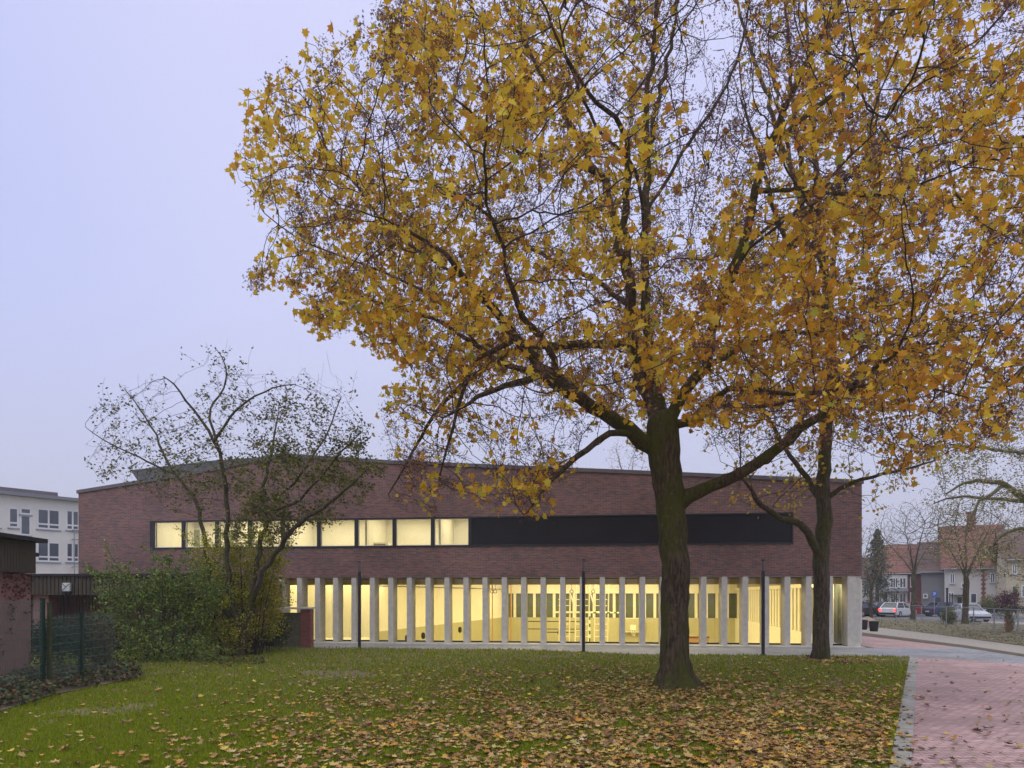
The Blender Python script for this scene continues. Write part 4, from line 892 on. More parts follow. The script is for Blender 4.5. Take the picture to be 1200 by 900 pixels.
mt2 = finish(T, 'maple_tree', b2, 'slimmer maple with sparse leaves and pruned knotty trunk nearer the hall', .05, M['bark2'], M['twig'])
tips = np.array([list(T.p[i]+b2) for i in range(len(T.p)) if T.r[i] < .011])
py = HY-F*(tips[:, 2]-CH)/tips[:, 1]; nzv = np.array([noise.noise(Vector(p)*.7) for p in tips])
cnt = rng.poisson(np.clip(.9+2.6*nzv, .05, 4)*np.where(py > 330, 1.0, np.where(py > 200, .4, .10)))
pos = np.repeat(tips, cnt, 0)+rng.normal(size=(cnt.sum(), 3))*.13-np.array(b2)
scatter('foliage', pos, rng.uniform(.09, .15, len(pos)), pick([(.62, .44, .05), (.50, .33, .04), (.40, .36, .06)], [3, 2, 1], len(pos), .15), MAPLE, M['leaf'], mt2)

# ------------------------------------------------------------------ small multi-stem tree left
T = Tree(); Y3 = 24.0; b3 = Vector((P(280, 760, Y3).x, Y3, 0))
T.limb([Vector((b3.x, Y3, -.05)), P(285, 740, Y3)], [.16, .13], wob=.01)
def l3(pp, rr, dy=None): limb(T, pp, [x*.85 for x in rr], dy, Y3)
l3([(285, 745), (292, 715), (304, 680), (328, 640), (355, 612), (385, 590), (410, 570), (430, 550)], [5, 4.5, 4, 3.6, 3, 2.5, 1.8, 1], [0, 0, -.3, -.6, -.9, -1.2, -1.4, -1.6])
l3([(290, 720), (300, 670), (308, 630), (313, 600), (310, 570), (318, 530), (325, 490)], [4, 3.6, 3.2, 2.8, 2.3, 1.6, .9], [0, .2, .4, .5, .6, .7, .8])
l3([(283, 745), (270, 700), (266, 640), (267, 600), (262, 560), (258, 530), (245, 505), (225, 480), (205, 450), (195, 443)], [4.5, 3.6, 3.3, 3, 2.8, 2.3, 2, 1.6, 1.1, .7], [0, -.1, -.2, -.3, -.4, -.5, -.6, -.8, -1, -1.1])
l3([(262, 530), (250, 505), (246, 480), (262, 455), (265, 430), (254, 410)], [2, 1.8, 1.6, 1.3, 1, .5], [-.5, -.3, -.1, .2, .3, .4])
l3([(258, 520), (270, 490), (290, 470), (320, 455), (345, 450)], [2, 1.7, 1.3, 1, .6], [-.5, -.8, -1.1, -1.4, -1.6])
l3([(278, 740), (255, 700), (243, 660), (238, 620), (230, 590), (213, 563), (195, 540), (182, 510), (165, 480), (145, 455)], [4, 3.2, 3, 2.8, 2.4, 2.1, 1.7, 1.3, 1, .5], [0, .3, .6, .8, 1, 1.1, 1.2, 1.3, 1.4, 1.4])
l3([(205, 553), (180, 545), (150, 530), (120, 515), (100, 500)], [1.6, 1.4, 1.1, .8, .4], [1.2, .9, .6, .3, 0])
l3([(313, 600), (335, 575), (360, 545), (385, 505), (400, 465)], [2.2, 1.8, 1.5, 1.1, .6], [.5, .8, 1.1, 1.4, 1.6])
l3([(318, 600), (345, 590), (375, 560), (400, 530), (425, 505)], [2.2, 2, 1.6, 1.2, .6], [.3, -.1, -.5, -.9, -1.2])
out3 = [(95, 495), (140, 445), (190, 440), (235, 470), (250, 405), (262, 420), (300, 455), (350, 445), (395, 455), (400, 440), (445, 490), (452, 535), (440, 590), (410, 622), (330, 640), (260, 640), (200, 590), (110, 560), (95, 520)]
a3 = attract(9000, (P(275, 530, Y3).x, Y3, P(275, 530, Y3).z), (5.4, 2.6, 3.6), out3)[:2300]
T.grow(a3, di=1.7, dk=.17, step=.16, iters=60, up=.06, start_r=.12); 
def shoots(T, n, L0, L1, step, rmax, up=.8):
    c_ = [i for i in range(len(T.p)) if not T.kids[i] and T.rm[i] == 0]; random.shuffle(c_)
    for i in c_[:n]:
        par = T.par[i]; d = (T.p[i]-T.p[par]).normalized() if par >= 0 else Vector((0, 0, 1)); d = (d*.7+Vector((random.gauss(0, .25), random.gauss(0, .25), up))).normalized(); L_ = random.uniform(L0, L1); prev = i
        for k in range(int(L_/step)):
            d = (d+Vector((random.gauss(0, .08), random.gauss(0, .08), 0))).normalized(); prev = T.node(T.p[prev]+d*step, prev, 0)
shoots(T, 170, .4, 1.1, .15, 1)
T.radii(.0036, 2.5)
mt3 = finish(T, 'small_tree', b3, 'small many-stemmed half bare tree leaning over the bushes', .03, M['bark2'], M['twig'], flare=.1)
tips = np.array([list(T.p[i]+b3) for i in range(len(T.p)) if T.r[i] < .008])
px = CX+F*tips[:, 0]/tips[:, 1]; py = HY-F*(tips[:, 2]-CH)/tips[:, 1]; nzv = np.array([noise.noise(Vector(p)*.9) for p in tips])
w_ = 1/(1+np.exp(-(px-300)/30)); w2_ = 1/(1+np.exp(-(py-500)/22))
cnt = rng.poisson(15000/len(tips)*np.clip(.5+2.8*nzv, .05, 3)*(.28+2.6*w_*w2_+.5*w2_))
pos = np.repeat(tips, cnt, 0)+rng.normal(size=(cnt.sum(), 3))*.09-np.array(b3)
scatter('foliage', pos, rng.uniform(.08, .14, len(pos)), pick([(.18, .19, .035), (.10, .11, .03), (.24, .21, .04), (.17, .11, .05)], [3, 3, 1, 1], len(pos), .2), DIAM, M['gleaf'], mt3)

# ------------------------------------------------------------------ trees on the right and behind
def small_tree(px, pyb, fork, topy, spread, label, name='bare_tree', Y=None, natt=900, leaves=0, lc=None, bark=None, tw=None, rpx=2.2, group=None, step=.45, depth=None, lsz=.12, tip=.010, cxo=0, nm=3):
    b_ = G(px, pyb) if Y is None else Vector((P(px, pyb, Y).x, Y, 0)); Y = b_.y; T = Tree(); k = Y/F
    zf = P(px, fork, Y).z; zt_ = P(px, topy, Y).z; R = spread*k
    T.limb([Vector((b_.x, Y, -.1)), Vector((b_.x, Y, .4)), Vector((b_.x+.1*R*.2, Y, zf))], [rpx*k*1.25, rpx*k, rpx*k*.85], step=.4, wob=.03)
    base_n = len(T.p)-1
    for i in range(nm+2):
        a_ = 2*math.pi*i/(nm+2)+random.uniform(-.3, .3); rr_ = R*random.uniform(.35, .6); zc = zf+(zt_-zf)*random.uniform(.45, .75)
        T.limb([T.p[base_n], Vector((b_.x+.45*rr_*math.cos(a_)+cxo*k*.3, Y+.45*rr_*math.sin(a_), zf+(zc-zf)*.5)), Vector((b_.x+cxo*k*.6+rr_*math.cos(a_), Y+rr_*math.sin(a_), zc))], [rpx*k*.38, rpx*k*.26, rpx*k*.10], step=.4)
    zc = (zf+zt_)/2+.1*(zt_-zf); a_ = attract(natt*3, (b_.x+cxo*k, Y, zc), (R, depth or R*.8, (zt_-zf)*.56))[:natt]
    T.grow(a_, di=step*7, dk=step*1.1, step=step, iters=45, up=.12, start_r=rpx*k*.8); T.radii(tip, 2.3)
    e_ = finish(T, name, b_, label, rpx*k*.6, bark or M['bark2'], tw or M['twigp'], group, flare=.15)
    if leaves:
        tips = np.array([list(T.p[i]) for i in range(len(T.p)) if T.r[i] < tip*2.2]); n_ = rng.integers(0, len(tips), leaves)
        kz = np.array([noise.noise(Vector(tips[j])*.5) for j in n_]) > -.15; n_ = n_[kz]
        pos = tips[n_]+rng.normal(size=(len(n_), 3))*.22
        scatter('foliage', pos, rng.uniform(.7, 1.3, len(pos))*lsz, pick(lc[0], lc[1], len(pos), .2), DIAM, M['gleaf'], e_)
    return e_
PL = ([(.36, .34, .13), (.44, .38, .17), (.22, .22, .08), (.40, .26, .09)], [3, 2, 3, 1])
small_tree(1021, 731, 688, 622, 32, 'bare tree left of the row by the road, with a short pale trunk', natt=1200, step=.34, rpx=2.0, leaves=500, lc=PL, lsz=.14)
small_tree(1070, 727, 672, 598, 50, 'bare rounded tree by the road in front of the brick house', natt=3200, step=.34, rpx=2.7, leaves=350, lc=PL, lsz=.14)
small_tree(1131.5, 732, 678, 590, 46, 'mossy forked tree beside the white car', natt=2600, step=.32, rpx=3.4, leaves=2200, lc=PL, lsz=.13, bark=M['bark'])
# plane tree with trunk outside the frame and limbs reaching in
T = Tree(); Yp = 36.0; bp3 = Vector((P(1275, 700, Yp).x, Yp, 0))
T.limb([Vector((bp3.x, Yp, -.1)), Vector((bp3.x, Yp, .3)), P(1272, 660, Yp), P(1265, 600, Yp), P(1262, 540, Yp), P(1265, 470, Yp), P(1270, 400, Yp)], [.55, .45, .42, .38, .33, .26, .18], step=.4)
def lp_(pp, rr, dy=None): limb(T, pp, [x*.8 for x in rr], dy, Yp)
lp_([(1265, 620), (1230, 600), (1200, 585), (1178, 568), (1150, 564), (1130, 566), (1110, 578)], [6, 5, 4.3, 3.8, 3, 2, 1.2], [0, 0, -.4, -.8, -1, -1.2, -1.4])
lp_([(1262, 590), (1220, 588), (1195, 587), (1160, 584), (1120, 582), (1095, 590)], [4.5, 3.5, 3, 2.3, 1.6, .8], [0, .5, 1, 1.4, 1.8, 2])
lp_([(1178, 568), (1160, 580), (1145, 592), (1135, 610)], [3, 2.3, 1.8, 1], [-.8, -1.1, -1.3, -1.5])
lp_([(1262, 560), (1225, 535), (1190, 530), (1150, 525), (1110, 520)], [4.5, 3.4, 2.6, 1.8, 1], [0, -.6, -1.2, -1.7, -2.2])
lp_([(1265, 640), (1225, 625), (1190, 620), (1165, 635), (1150, 660)], [4, 3, 2.4, 1.7, 1], [0, .3, .6, .9, 1.2])
lp_([(1263, 520), (1230, 480), (1200, 460), (1160, 455), (1130, 450)], [4, 3, 2.4, 1.7, 1], [0, 1, 2, 2.6, 3])
lp_([(1265, 540), (1300, 490), (1350, 460), (1400, 440)], [4, 3, 2.4, 1.2], [0, 1, 2, 2.6])
out4 = [(1080, 600), (1085, 540), (1100, 500), (1130, 440), (1200, 410), (1280, 330), (1420, 380), (1450, 600), (1300, 690), (1200, 690), (1150, 690), (1110, 640)]
a4 = attract(9000, (bp3.x-.6, Yp, 9.0), (9.3, 5, 8), out4)[:5000]
T.grow(a4, di=2.2, dk=.30, step=.26, iters=60, up=.0, start_r=.25); T.radii(.007, 2.5)
mt4 = finish(T, 'plane_tree', bp3, 'plane tree reaching in from the right with pale sparse leaves', .06, M['bark3'], M['twigp'])
tips = np.array([list(T.p[i]) for i in range(len(T.p)) if T.r[i] < .018]); cnt = rng.poisson(42000/len(tips)*np.clip([.5+2*noise.noise(Vector(p)*.6) for p in tips], .05, 2)); pos = np.repeat(tips, cnt, 0)+rng.normal(size=(cnt.sum(), 3))*.2
scatter('foliage', pos, rng.uniform(.09, .16, len(pos)), pick(*PL, len(pos), .2), DIAM, M['gleaf'], mt4)
# conifer
Yc = 78; cb = P(1028, 700, Yc); cb.z = 0; cf_ = empty('conifer', tuple(cb), 0, 'tall conifer with haze-paled foliage behind the roadside houses', 'tree')
ht = P(1028, 620, Yc).z; mb = MB(); mb.tube([(0, 0, 0), (0, 0, ht)], [.25, .03], 8); mb.build('trunk', M['bark2'], cf_)
n = 4200; t = rng.uniform(.04, 1, n)**.8; a_ = rng.uniform(0, 2*np.pi, n); rad = (1-t)**.8*3.7*(.45+.55*np.sin(t*38+a_*1.5)**2)*(.75+.35*np.sin(a_*3+t*9))*rng.uniform(.3, 1, n)**.5+.05
pos = np.stack([rad*np.cos(a_), rad*np.sin(a_), t*ht-.12*rad], 1)
scatter('foliage', pos, rng.uniform(.18, .35, n), pick([(.12, .13, .085), (.15, .16, .10)], [1, 1], n, .2), DIAM, M['gleaf'], cf_)  # needle tints lightened: distance haze is painted into the foliage colour
small_tree(737, 640, 590, 514, 30, 'pale leafless treetop rising behind the hall roof left of the trunk', Y=75, natt=500, rpx=2.5, leaves=500, lc=([(.40, .28, .16), (.30, .24, .16)], [1, 1]), lsz=.16, tw=mat('beige_twig', (.32, .26, .19), .9, .2, 3))

# ------------------------------------------------------------------ houses on the right
def house(name, label, pxa, pxb, Y, eave, ridge, dep, mw, mr, wins=(), door=None, chim=None, rz=-30, extra=None):
    A_r = math.radians(rz); a = P(pxa, 700, Y); u = Vector((math.cos(A_r), math.sin(A_r)))
    def hit(px):        # (local x, depth) where the sight line meets the front wall
        k = (px-CX)/F; t = (a.x*u.y-a.y*u.x)/(k*u.y-u.x); return (k*t-a.x)*u.x+(t-a.y)*u.y, t
    W, tb = hit(pxb); tm = (Y+tb)/2; pm = (pxa+pxb)/2
    def zz_(px, py): return CH+(HY-py)/F*hit(px)[1]
    e_ = empty(name, (a.x, Y, 0), A_r, label, 'house'); ze, zr = CH+(HY-eave)/F*tm, CH+(HY-ridge)/F*(tm+dep/2)
    mb = MB(); mb.box(0, W, 0, dep, 0, ze)
    mb.profx([(0, ze+.001), (dep, ze+.001), (dep/2, zr-.15)], 0.02, .3); mb.profx([(0, ze+.001), (dep, ze+.001), (dep/2, zr-.15)], W-.3, W-.02)
    mb.build('wall', mw, e_)
    ov = .45; mb = MB(); h_ = 0
    mb.add([(-ov, -ov, ze-.1), (W+ov, -ov, ze-.1), (W+ov, dep+ov, ze-.1), (-ov, dep+ov, ze-.1), (-ov+h_, dep/2, zr), (W+ov-h_, dep/2, zr), (-ov, -ov, ze+.08), (W+ov, -ov, ze+.08), (W+ov, dep+ov, ze+.08), (-ov, dep+ov, ze+.08), (-ov+h_, dep/2, zr+.18), (W+ov-h_, dep/2, zr+.18)],
           [(0, 4, 5, 1), (3, 2, 5, 4), (6, 7, 11, 10), (9, 10, 11, 8), (0, 1, 7, 6), (2, 3, 9, 8), (0, 6, 10, 4), (4, 10, 9, 3), (1, 5, 11, 7), (5, 2, 8, 11)])
    ro = mb.build('roof', mr, e_)
    mb = MB(); mb.tube([(-ov, -ov-.06, ze-.06), (W+ov, -ov-.06, ze-.06)], .07, 6); mb.build('gutter', M['rail'], ro)
    if chim:
        for fx, ht_, cw in chim:
            x = W*fx; mb = MB(); mb.box(x-cw/2, x+cw/2, dep/2-.9, dep/2-.1, zr-1.5, zr+ht_); mb.box(x-cw/2-.08, x+cw/2+.08, dep/2-1, dep/2, zr+ht_+.002, zr+ht_+.15); mb.build('chimney', M['redbrick'], ro)
    for (x0, x1, y0, y1, c) in wins:
        xa, xb = hit(x0)[0], hit(x1)[0]; xm = (x0+x1)/2; za, zb2 = zz_(xm, y1), zz_(xm, y0); f = MB(); w_ = .09
        yo = extra if extra and x1 < 1064 else 0
        f.box(xa, xb, yo-.05, yo-.002, za, za+w_); f.box(xa, xb, yo-.05, yo-.002, zb2-w_, zb2)
        for i in range(c+1): x = xa+(xb-xa-w_)*i/c; f.box(x, x+w_, yo-.048, yo-.004, za+w_+.001, zb2-w_-.001)
        fo = f.build('window', M['wframe'], e_); p_ = MB(); p_.box(xa+.05, xb-.05, yo-.02, yo-.008, za+.05, zb2-.05); p_.build('pane', M['dglass'], fo)
        s = MB(); s.box(xa-.05, xb+.05, yo-.14, yo-.052, za-.1, za-.01); s.build('sill', M['rail'], fo)
    if door:
        x0, x1, y0 = door; xa, xb = hit(x0)[0], hit(x1)[0]; mb = MB(); mb.box(xa, xb, -.06, -.002, .1, zz_(x0, y0)); do = mb.build('door', mat('door_'+name, (.10, .10, .11), .4, .1, 2), e_)
        mb = MB(); ball(mb, Vector((xb-.15, -.1, 1.1)), .05, 5); mb.build('handle', M['rail'], do)
    return e_, hit, zz_
house('pale_house', 'pale low house half hidden behind the conifer', 985, 1033, 96, 680, 655, 8, M['white'], M['browntile'], [(1012, 1019, 687, 696, 2), (1022, 1029, 703, 712, 2)])
hb, ht_, zf_ = house('brick_house', 'house with glazed white bays, red brick flank and red tiled roof', 1031, 1079, 88, 672, 640, 9, M['redbrick'], M['redtile'],
    [(1034, 1041, 677, 688, 1), (1043.5, 1052.5, 677, 689, 3), (1054, 1062, 677, 689, 2), (1034, 1041, 695, 706, 1), (1043.5, 1052.5, 695, 708, 3), (1054, 1062, 695, 709, 2), (1066.5, 1071, 676, 688, 1), (1066.5, 1071, 694, 706, 1)], extra=-.4)
x0, x1 = ht_(1032)[0], ht_(1063.5)[0]; mb = MB(); mb.box(x0, x1, -.4, -.002, 0, zf_(1047, 674)); mb.build('bay', M['white'], hb)
mb = MB(); mb.box(x0-.1, x1+.1, -1.3, -.46, zf_(1047, 693), zf_(1047, 690.5)); mb.build('balcony', M['rail'], hb)
house('grey_house', 'grey rendered house between the brick house and the white house', 1080, 1107, 83, 670, 637, 9, M['greyr'], M['browntile'], [(1082, 1087, 696, 701, 1)], (1096, 1102, 700))
hw_, ht_, zf_ = house('white_house', 'white house with steep red tiled roof, chimney and dormer', 1107.5, 1178, 80, 666, 618, 11, M['white'], M['redtile'], [(1113, 1119, 672, 684, 2), (1126.5, 1130, 683, 689, 1), (1111, 1118, 694, 708, 2), (1137, 1145, 695, 707, 1), (1160, 1166, 672, 683, 2)], (1122, 1127, 700), [(.5, 1.6, .9)])
x = ht_(1152.5)[0]; mb = MB()
mb.prof([q for i in range(10) for q in ((x-.10, .3+i*.5), (x-.22, .3+i*.5), (x-.22, .52+i*.5), (x-.10, .52+i*.5))]+[q for i in range(9, -1, -1) for q in ((x+.10, .52+i*.5), (x+.22, .52+i*.5), (x+.22, .3+i*.5), (x+.10, .3+i*.5))], -.06, -.002)
mb.build('quoin_bricks', M['redbrick'], hw_)
mb = MB(); mb.box(ht_(1114)[0], ht_(1130)[0], -1.2, -.065, zf_(1120, 698), zf_(1120, 697)); mb.build('porch_roof', M['black'], hw_)
x = ht_(1171)[0]; mb = MB(); zd = zf_(1171, 656); mb.box(x-1.2, x+1.2, 1.2, 4, zd, zd+1.5); dm = mb.build('dormer', M['white'], hw_)
mb = MB(); mb.box(x-.8, x+.8, 1.16, 1.198, zd+.3, zd+1.3); mb.build('pane', M['dglass'], dm)
mb = MB(); mb.box(x-1.4, x+1.4, .9, 4.2, zd+1.502, zd+1.65); mb.build('dormer_roof', M['black'], dm)
house('cream_house', 'cream house at the right edge of the picture', 1179, 1275, 70, 655, 622, 9, M['cream'], M['browntile'], [(1186, 1192, 661, 673, 2), (1197, 1204, 686, 700, 2), (1210, 1218, 661, 674, 2), (1186, 1190, 686, 696, 1)], (1225, 1231, 690))
# distant hedge mass / tree backdrop
for px, Y, top_, sp, lb in ((1100, 110, 632, 26, 'distant bare tree behind the grey house roof'), (1178, 105, 600, 40, 'distant bare tree behind the chimney of the white house'), (1230, 100, 580, 50, 'distant bare tree behind the cream house')):
    small_tree(px, 712, 680, top_, sp, lb, Y=Y, natt=450, rpx=1.6, step=.7, leaves=900, lc=PL, lsz=.22, group='distant trees behind the houses')
# roadside shrubs
SHY = [(.16, .17, .04), (.11, .13, .03), (.22, .20, .05)]
shrub('roadside_shrub', [B(1112, 722, 48, 9, 10, .5)], 1400, .12, SHY, [2, 2, 1], 'yellow-green shrub left of the forked tree behind the fence', stems=9)
shrub('front_garden_shrub', [B(1159, 708, 66, 10, 11, .8)], 1500, .14, [(.26, .23, .08), (.16, .17, .05)], [1, 1], 'straw-yellow shrub in front of the white house')
shrub('maroon_shrub', [B(1181, 704, 62, 14, 13, 1)], 2200, .13, [(.085, .02, .03), (.06, .02, .03), (.12, .04, .04)], [1, 1, 1], 'round maroon shrub in front of the cream house')
shrub('small_evergreen', [B(1190, 695, 64, 4, 10, .4)], 500, .12, [(.07, .10, .03), (.14, .14, .03)], [1, 1], 'narrow green evergreen beside the maroon shrub', stems=3)
shrub('garden_hedge', [B(x, 714, 63, 9, 5, .5) for x in range(1150, 1290, 12)], 5000, .12, [(.05, .07, .025), (.08, .09, .03)], [1, 1], 'clipped low hedge along the gardens of the far houses', 'hedge')
shrub('ivy_stump', [B(1183, 730, 38.5, 5, 14, .25), B(1180, 718, 38.5, 3, 8, .2)], 900, .09, SHY, [2, 3, 1], 'ivy covered young tree stump by the fence', 'stump', stems=5)
mb = MB(); q = G(1181, 744); mb.tube([(q.x, q.y, 0), (q.x+.02, q.y, .5), (q.x-.03, q.y, .95)], [.13, .11, .06], 8); tag(mb.build('cut_log', mat('orange_wood', (.24, .13, .06), .8, .5, 5, stretch=(3, 3, 1))), 'orange-brown barkless log post standing by the wire fence', 'post')
# chain fence
fpx = [(1050, 730.5), (1080, 732.5), (1109, 735), (1141, 738.5), (1165, 741.5), (1193, 745), (1228, 749)]
e0 = G(*fpx[0]); cfn = empty('wire_fence', tuple(e0), 0, 'thin galvanised wire fence along the earth bank', 'fence')
tops = MB(); 
for i, (a_, b_) in enumerate(fpx):
    q = G(a_, b_); h = 1.42; mb = MB(); mb.tube([q-e0, q-e0+Vector((0, 0, h))], .035, 8); mb.build('post', M['rail'], cfn)
    if i:
        p_ = G(*fpx[i-1])
        for z_ in (1.40, .1): tops.bar(p_-e0+Vector((0, 0, z_)), q-e0+Vector((0, 0, z_)), .016, 4)
        L_ = (q-p_).length; n_ = int(L_/.25)
        for j in range(-5, n_):
            for s_ in (0, 1):
                x0_, z0_ = j*.25, .1; x1_, z1_ = x0_+1.3, 1.4
                if x0_ < 0: z0_ += -x0_; x0_ = 0
                if x1_ > L_: z1_ -= (x1_-L_); x1_ = L_
                if z0_ >= z1_: continue
                u = (q-p_)/L_
                if s_: A0, A1 = p_+u*x0_, p_+u*x1_; zz0, zz1 = z0_, z1_
                else: A0, A1 = p_+u*(L_-x0_), p_+u*(L_-x1_); zz0, zz1 = z0_, z1_
                tops.tube([A0-e0+Vector((0, 0, zz0)), A1-e0+Vector((0, 0, zz1))], .0022, 3, cap=False)
tops.build('wire_mesh', M['rail'], cfn)
# parking sign, pole, bins
q = P(1095, 713, 68); ps = empty('parking_sign', (q.x, 68, 0), 0, 'blue parking sign on a thin post by the road', 'sign')
mb = MB(); mb.bar((0, .03, 0), (0, .03, P(0, 692, 68).z), .035); mb.build('post', M['rail'], ps)
zs_ = P(0, 696.5, 68).z; mb = MB(); mb.box(-.25, .25, -.02, .0, zs_-.32, zs_+.32); mb.build('sign_plate', mat('sign_blue', (.06, .12, .45), .4, .05, 3), ps)
tx = bpy.data.curves.new('letter', 'FONT'); tx.body = 'P'; tx.size = .5; tx.align_x = 'CENTER'; tx.align_y = 'CENTER'; tx.extrude = .004
to = bpy.data.objects.new('tmp', tx); COL.objects.link(to); dg = bpy.context.evaluated_depsgraph_get(); lm = bpy.data.meshes.new_from_object(to.evaluated_get(dg)); bpy.data.objects.remove(to)
lo2 = mkobj('letter', lm, M['wframe'], ps); lo2.rotation_euler = (math.radians(90), 0, 0); lo2.location = (0, -.026, zs_)
q = P(1110, 713, 62); mb = MB(); mb.tube([(q.x, 62, 0), (q.x, 62, P(0, 690, 62).z)], .09, 8); mb.tube([(q.x, 62, P(0, 690, 62).z+.002), (q.x, 62, P(0, 689, 62).z)], .12, 8); tag(mb.build('road_pole', M['darkgrey']), 'short dark pole beside the parking sign', 'pole')
for px, py, lb in ((1024, 740, 'dark litter bin at the foot of the left roadside tree'), (1011.5, 738, 'dark litter bin half hidden by the hall corner')):
    q = G(px, py); bn = empty('litter_bin', tuple(q), 0, lb, 'bin', 'bins by the gravel path')
    mb = MB(); mb.tube([(0, 0, 0), (0, 0, .05), (0, 0, .55), (0, 0, .56)], [.2, .22, .27, .25], 14); mb.build('drum', M['black'], bn)
    mb = MB(); mb.tube([(0, 0, .562), (0, 0, .60), (0, 0, .64)], [.29, .28, .1], 14); mb.build('lid', M['rubber'], bn)
q = G(1016, 736); mb = MB(); mb.tube([q+Vector((0, 0, -.1)), q+Vector((0, 0, .2)), q+Vector((.05, 0, .55)), q+Vector((0, 0, .75))], [.75, .7, .45, .08], 10); tag(mb.build('boulder', mat('sandstone', (.42, .33, .27), .9, .3, 3, bump=.5)), 'pale pinkish boulder at the foot of the leftmost roadside tree', 'boulder')

# ------------------------------------------------------------------ cars
red_on = emit_mat('tail_light_lit', (1, .04, .02), 4.0); head = mat('headlamp', (.7, .7, .7), .15, .05, 5); red_off = mat('tail_lens', (.25, .01, .01), .2, .1, 5)
def car(px, py, rz, col, label, lit=False, Lc=4.2, Wc=1.75, Hc=1.45):
    q = G(px, py); c_ = empty('parked_car', tuple(q), rz, label, 'car', 'cars on the road')
    paint = mat('paint', col, .25, .05, 2, spec=.6); hw = Wc/2
    low = [(-Lc/2, .35), (-Lc/2+.05, .22), (Lc/2-.1, .22), (Lc/2, .38), (Lc/2-.04, .66), (Lc/2-.9, .84), (Lc/2-1.25, .90), (-Lc/2+.3, .93), (-Lc/2+.03, .86)]
    mb = MB(); n = len(low)
    ys = ((-hw, .94), (-hw+.1, 1.0), (hw-.1, 1.0), (hw, .94)); vs = []
    for y, sc_ in ys: vs += [(x*(sc_ if abs(x) > 1.5 else 1), y, .5+(z-.5)*sc_) for x, z in low]
    fs = [tuple(range(n)), tuple(range(3*n, 4*n))[::-1]]+[(k*n+i, k*n+(i+1) % n, (k+1)*n+(i+1) % n, (k+1)*n+i) for k in range(3) for i in range(n)]
    mb.add(vs, fs)
    rf = [(-Lc/2+.75, Hc-.03), (-Lc/2+1.0, Hc), (Lc/2-2.15, Hc), (Lc/2-1.95, Hc-.04)]
    mb.prof(rf+[(Lc/2-2.0, Hc-.07), (-Lc/2+.8, Hc-.07)], -hw+.24, hw-.24)
    for s_ in (-1, 1):
        for (xa, xb, w_) in ((-Lc/2+.25, -Lc/2+.78, .12), (Lc/2-1.2, Lc/2-2.0, .07), (-.25, -.25, .08)):
            mb.tube([(xa, s_*(hw-.08), .90), (xb, s_*(hw-.26), Hc-.04)], w_/2, 5)
    mb.build('body', paint, c_, bevel=.03)
    g_ = MB(); a1, a2, b1, b2_ = -Lc/2+.28, Lc/2-1.25, -Lc/2+.8, Lc/2-2.05
    y1, y2 = hw-.11, hw-.28
    g_.add([(a1, -y1, .9), (a2, -y1, .9), (a2, y1, .9), (a1, y1, .9), (b1, -y2, Hc-.05), (b2_, -y2, Hc-.05), (b2_, y2, Hc-.05), (b1, y2, Hc-.05)], [(0, 1, 5, 4), (1, 2, 6, 5), (2, 3, 7, 6), (3, 0, 4, 7)])
    g_.build('windows', M['carglass'], c_)
    for sx_ in (-Lc/2+.8, Lc/2-.85):
        for s_ in (-1, 1):
            w_ = MB(); w_.tube([(sx_, s_*(hw-.2), .31), (sx_, s_*(hw+.01), .31)], .31, 16); wo = w_.build('wheel', M['rubber'], c_)
            w_ = MB(); w_.tube([(sx_, s_*(hw+.012), .31), (sx_, s_*(hw+.022), .31)], .19, 10); w_.build('rim', M['rail'], wo)
    for s_ in (-1, 1):
        l_ = MB(); l_.box(-Lc/2-.02, -Lc/2+.1, s_*.72-.12, s_*.72+.12, .62, .82); l_.build('tail_light', red_on if lit else red_off, c_)
        l_ = MB(); l_.box(Lc/2-.14, Lc/2-.015, s_*.62-.16, s_*.62+.16, .56, .68); l_.build('headlight', head, c_)
        l_ = MB(); l_.box(Lc/2-1.55, Lc/2-1.4, s_*(hw+.06)-.07, s_*(hw+.06)+.07, .9, 1.02); l_.build('mirror', paint, c_)
    for x in (-Lc/2-.03, Lc/2-.03): l_ = MB(); l_.box(x, x+.06, -hw+.1, hw-.1, .3, .46); l_.build('bumper', M['rubber'], c_)
    l_ = MB(); l_.box(-Lc/2-.045, -Lc/2-.031, -.26, .26, .48, .59); l_.build('number_plate', M['wframe'], c_)
    return c_
R_d = math.radians
car(1136, 728, R_d(-102), (.62, .64, .68), 'silver-white car beside the forked tree trunk', Lc=3.9)
car(1110, 722.5, R_d(5), (.05, .07, .12), 'dark blue car further along the road behind the yellow-green shrub')
car(1052, 723, R_d(35), (.70, .70, .70), 'white car with lit red tail lights, left of the bare tree trunk', True)
car(1070, 722, R_d(30), (.35, .05, .05), 'red car with lit tail lights half behind the bare tree trunk', True)
car(1032, 722, R_d(25), (.16, .17, .19), 'grey car in the queue behind the white one')
car(1014, 722.5, R_d(20), (.03, .035, .04), 'dark car with lit tail lights next to the hall corner', True)

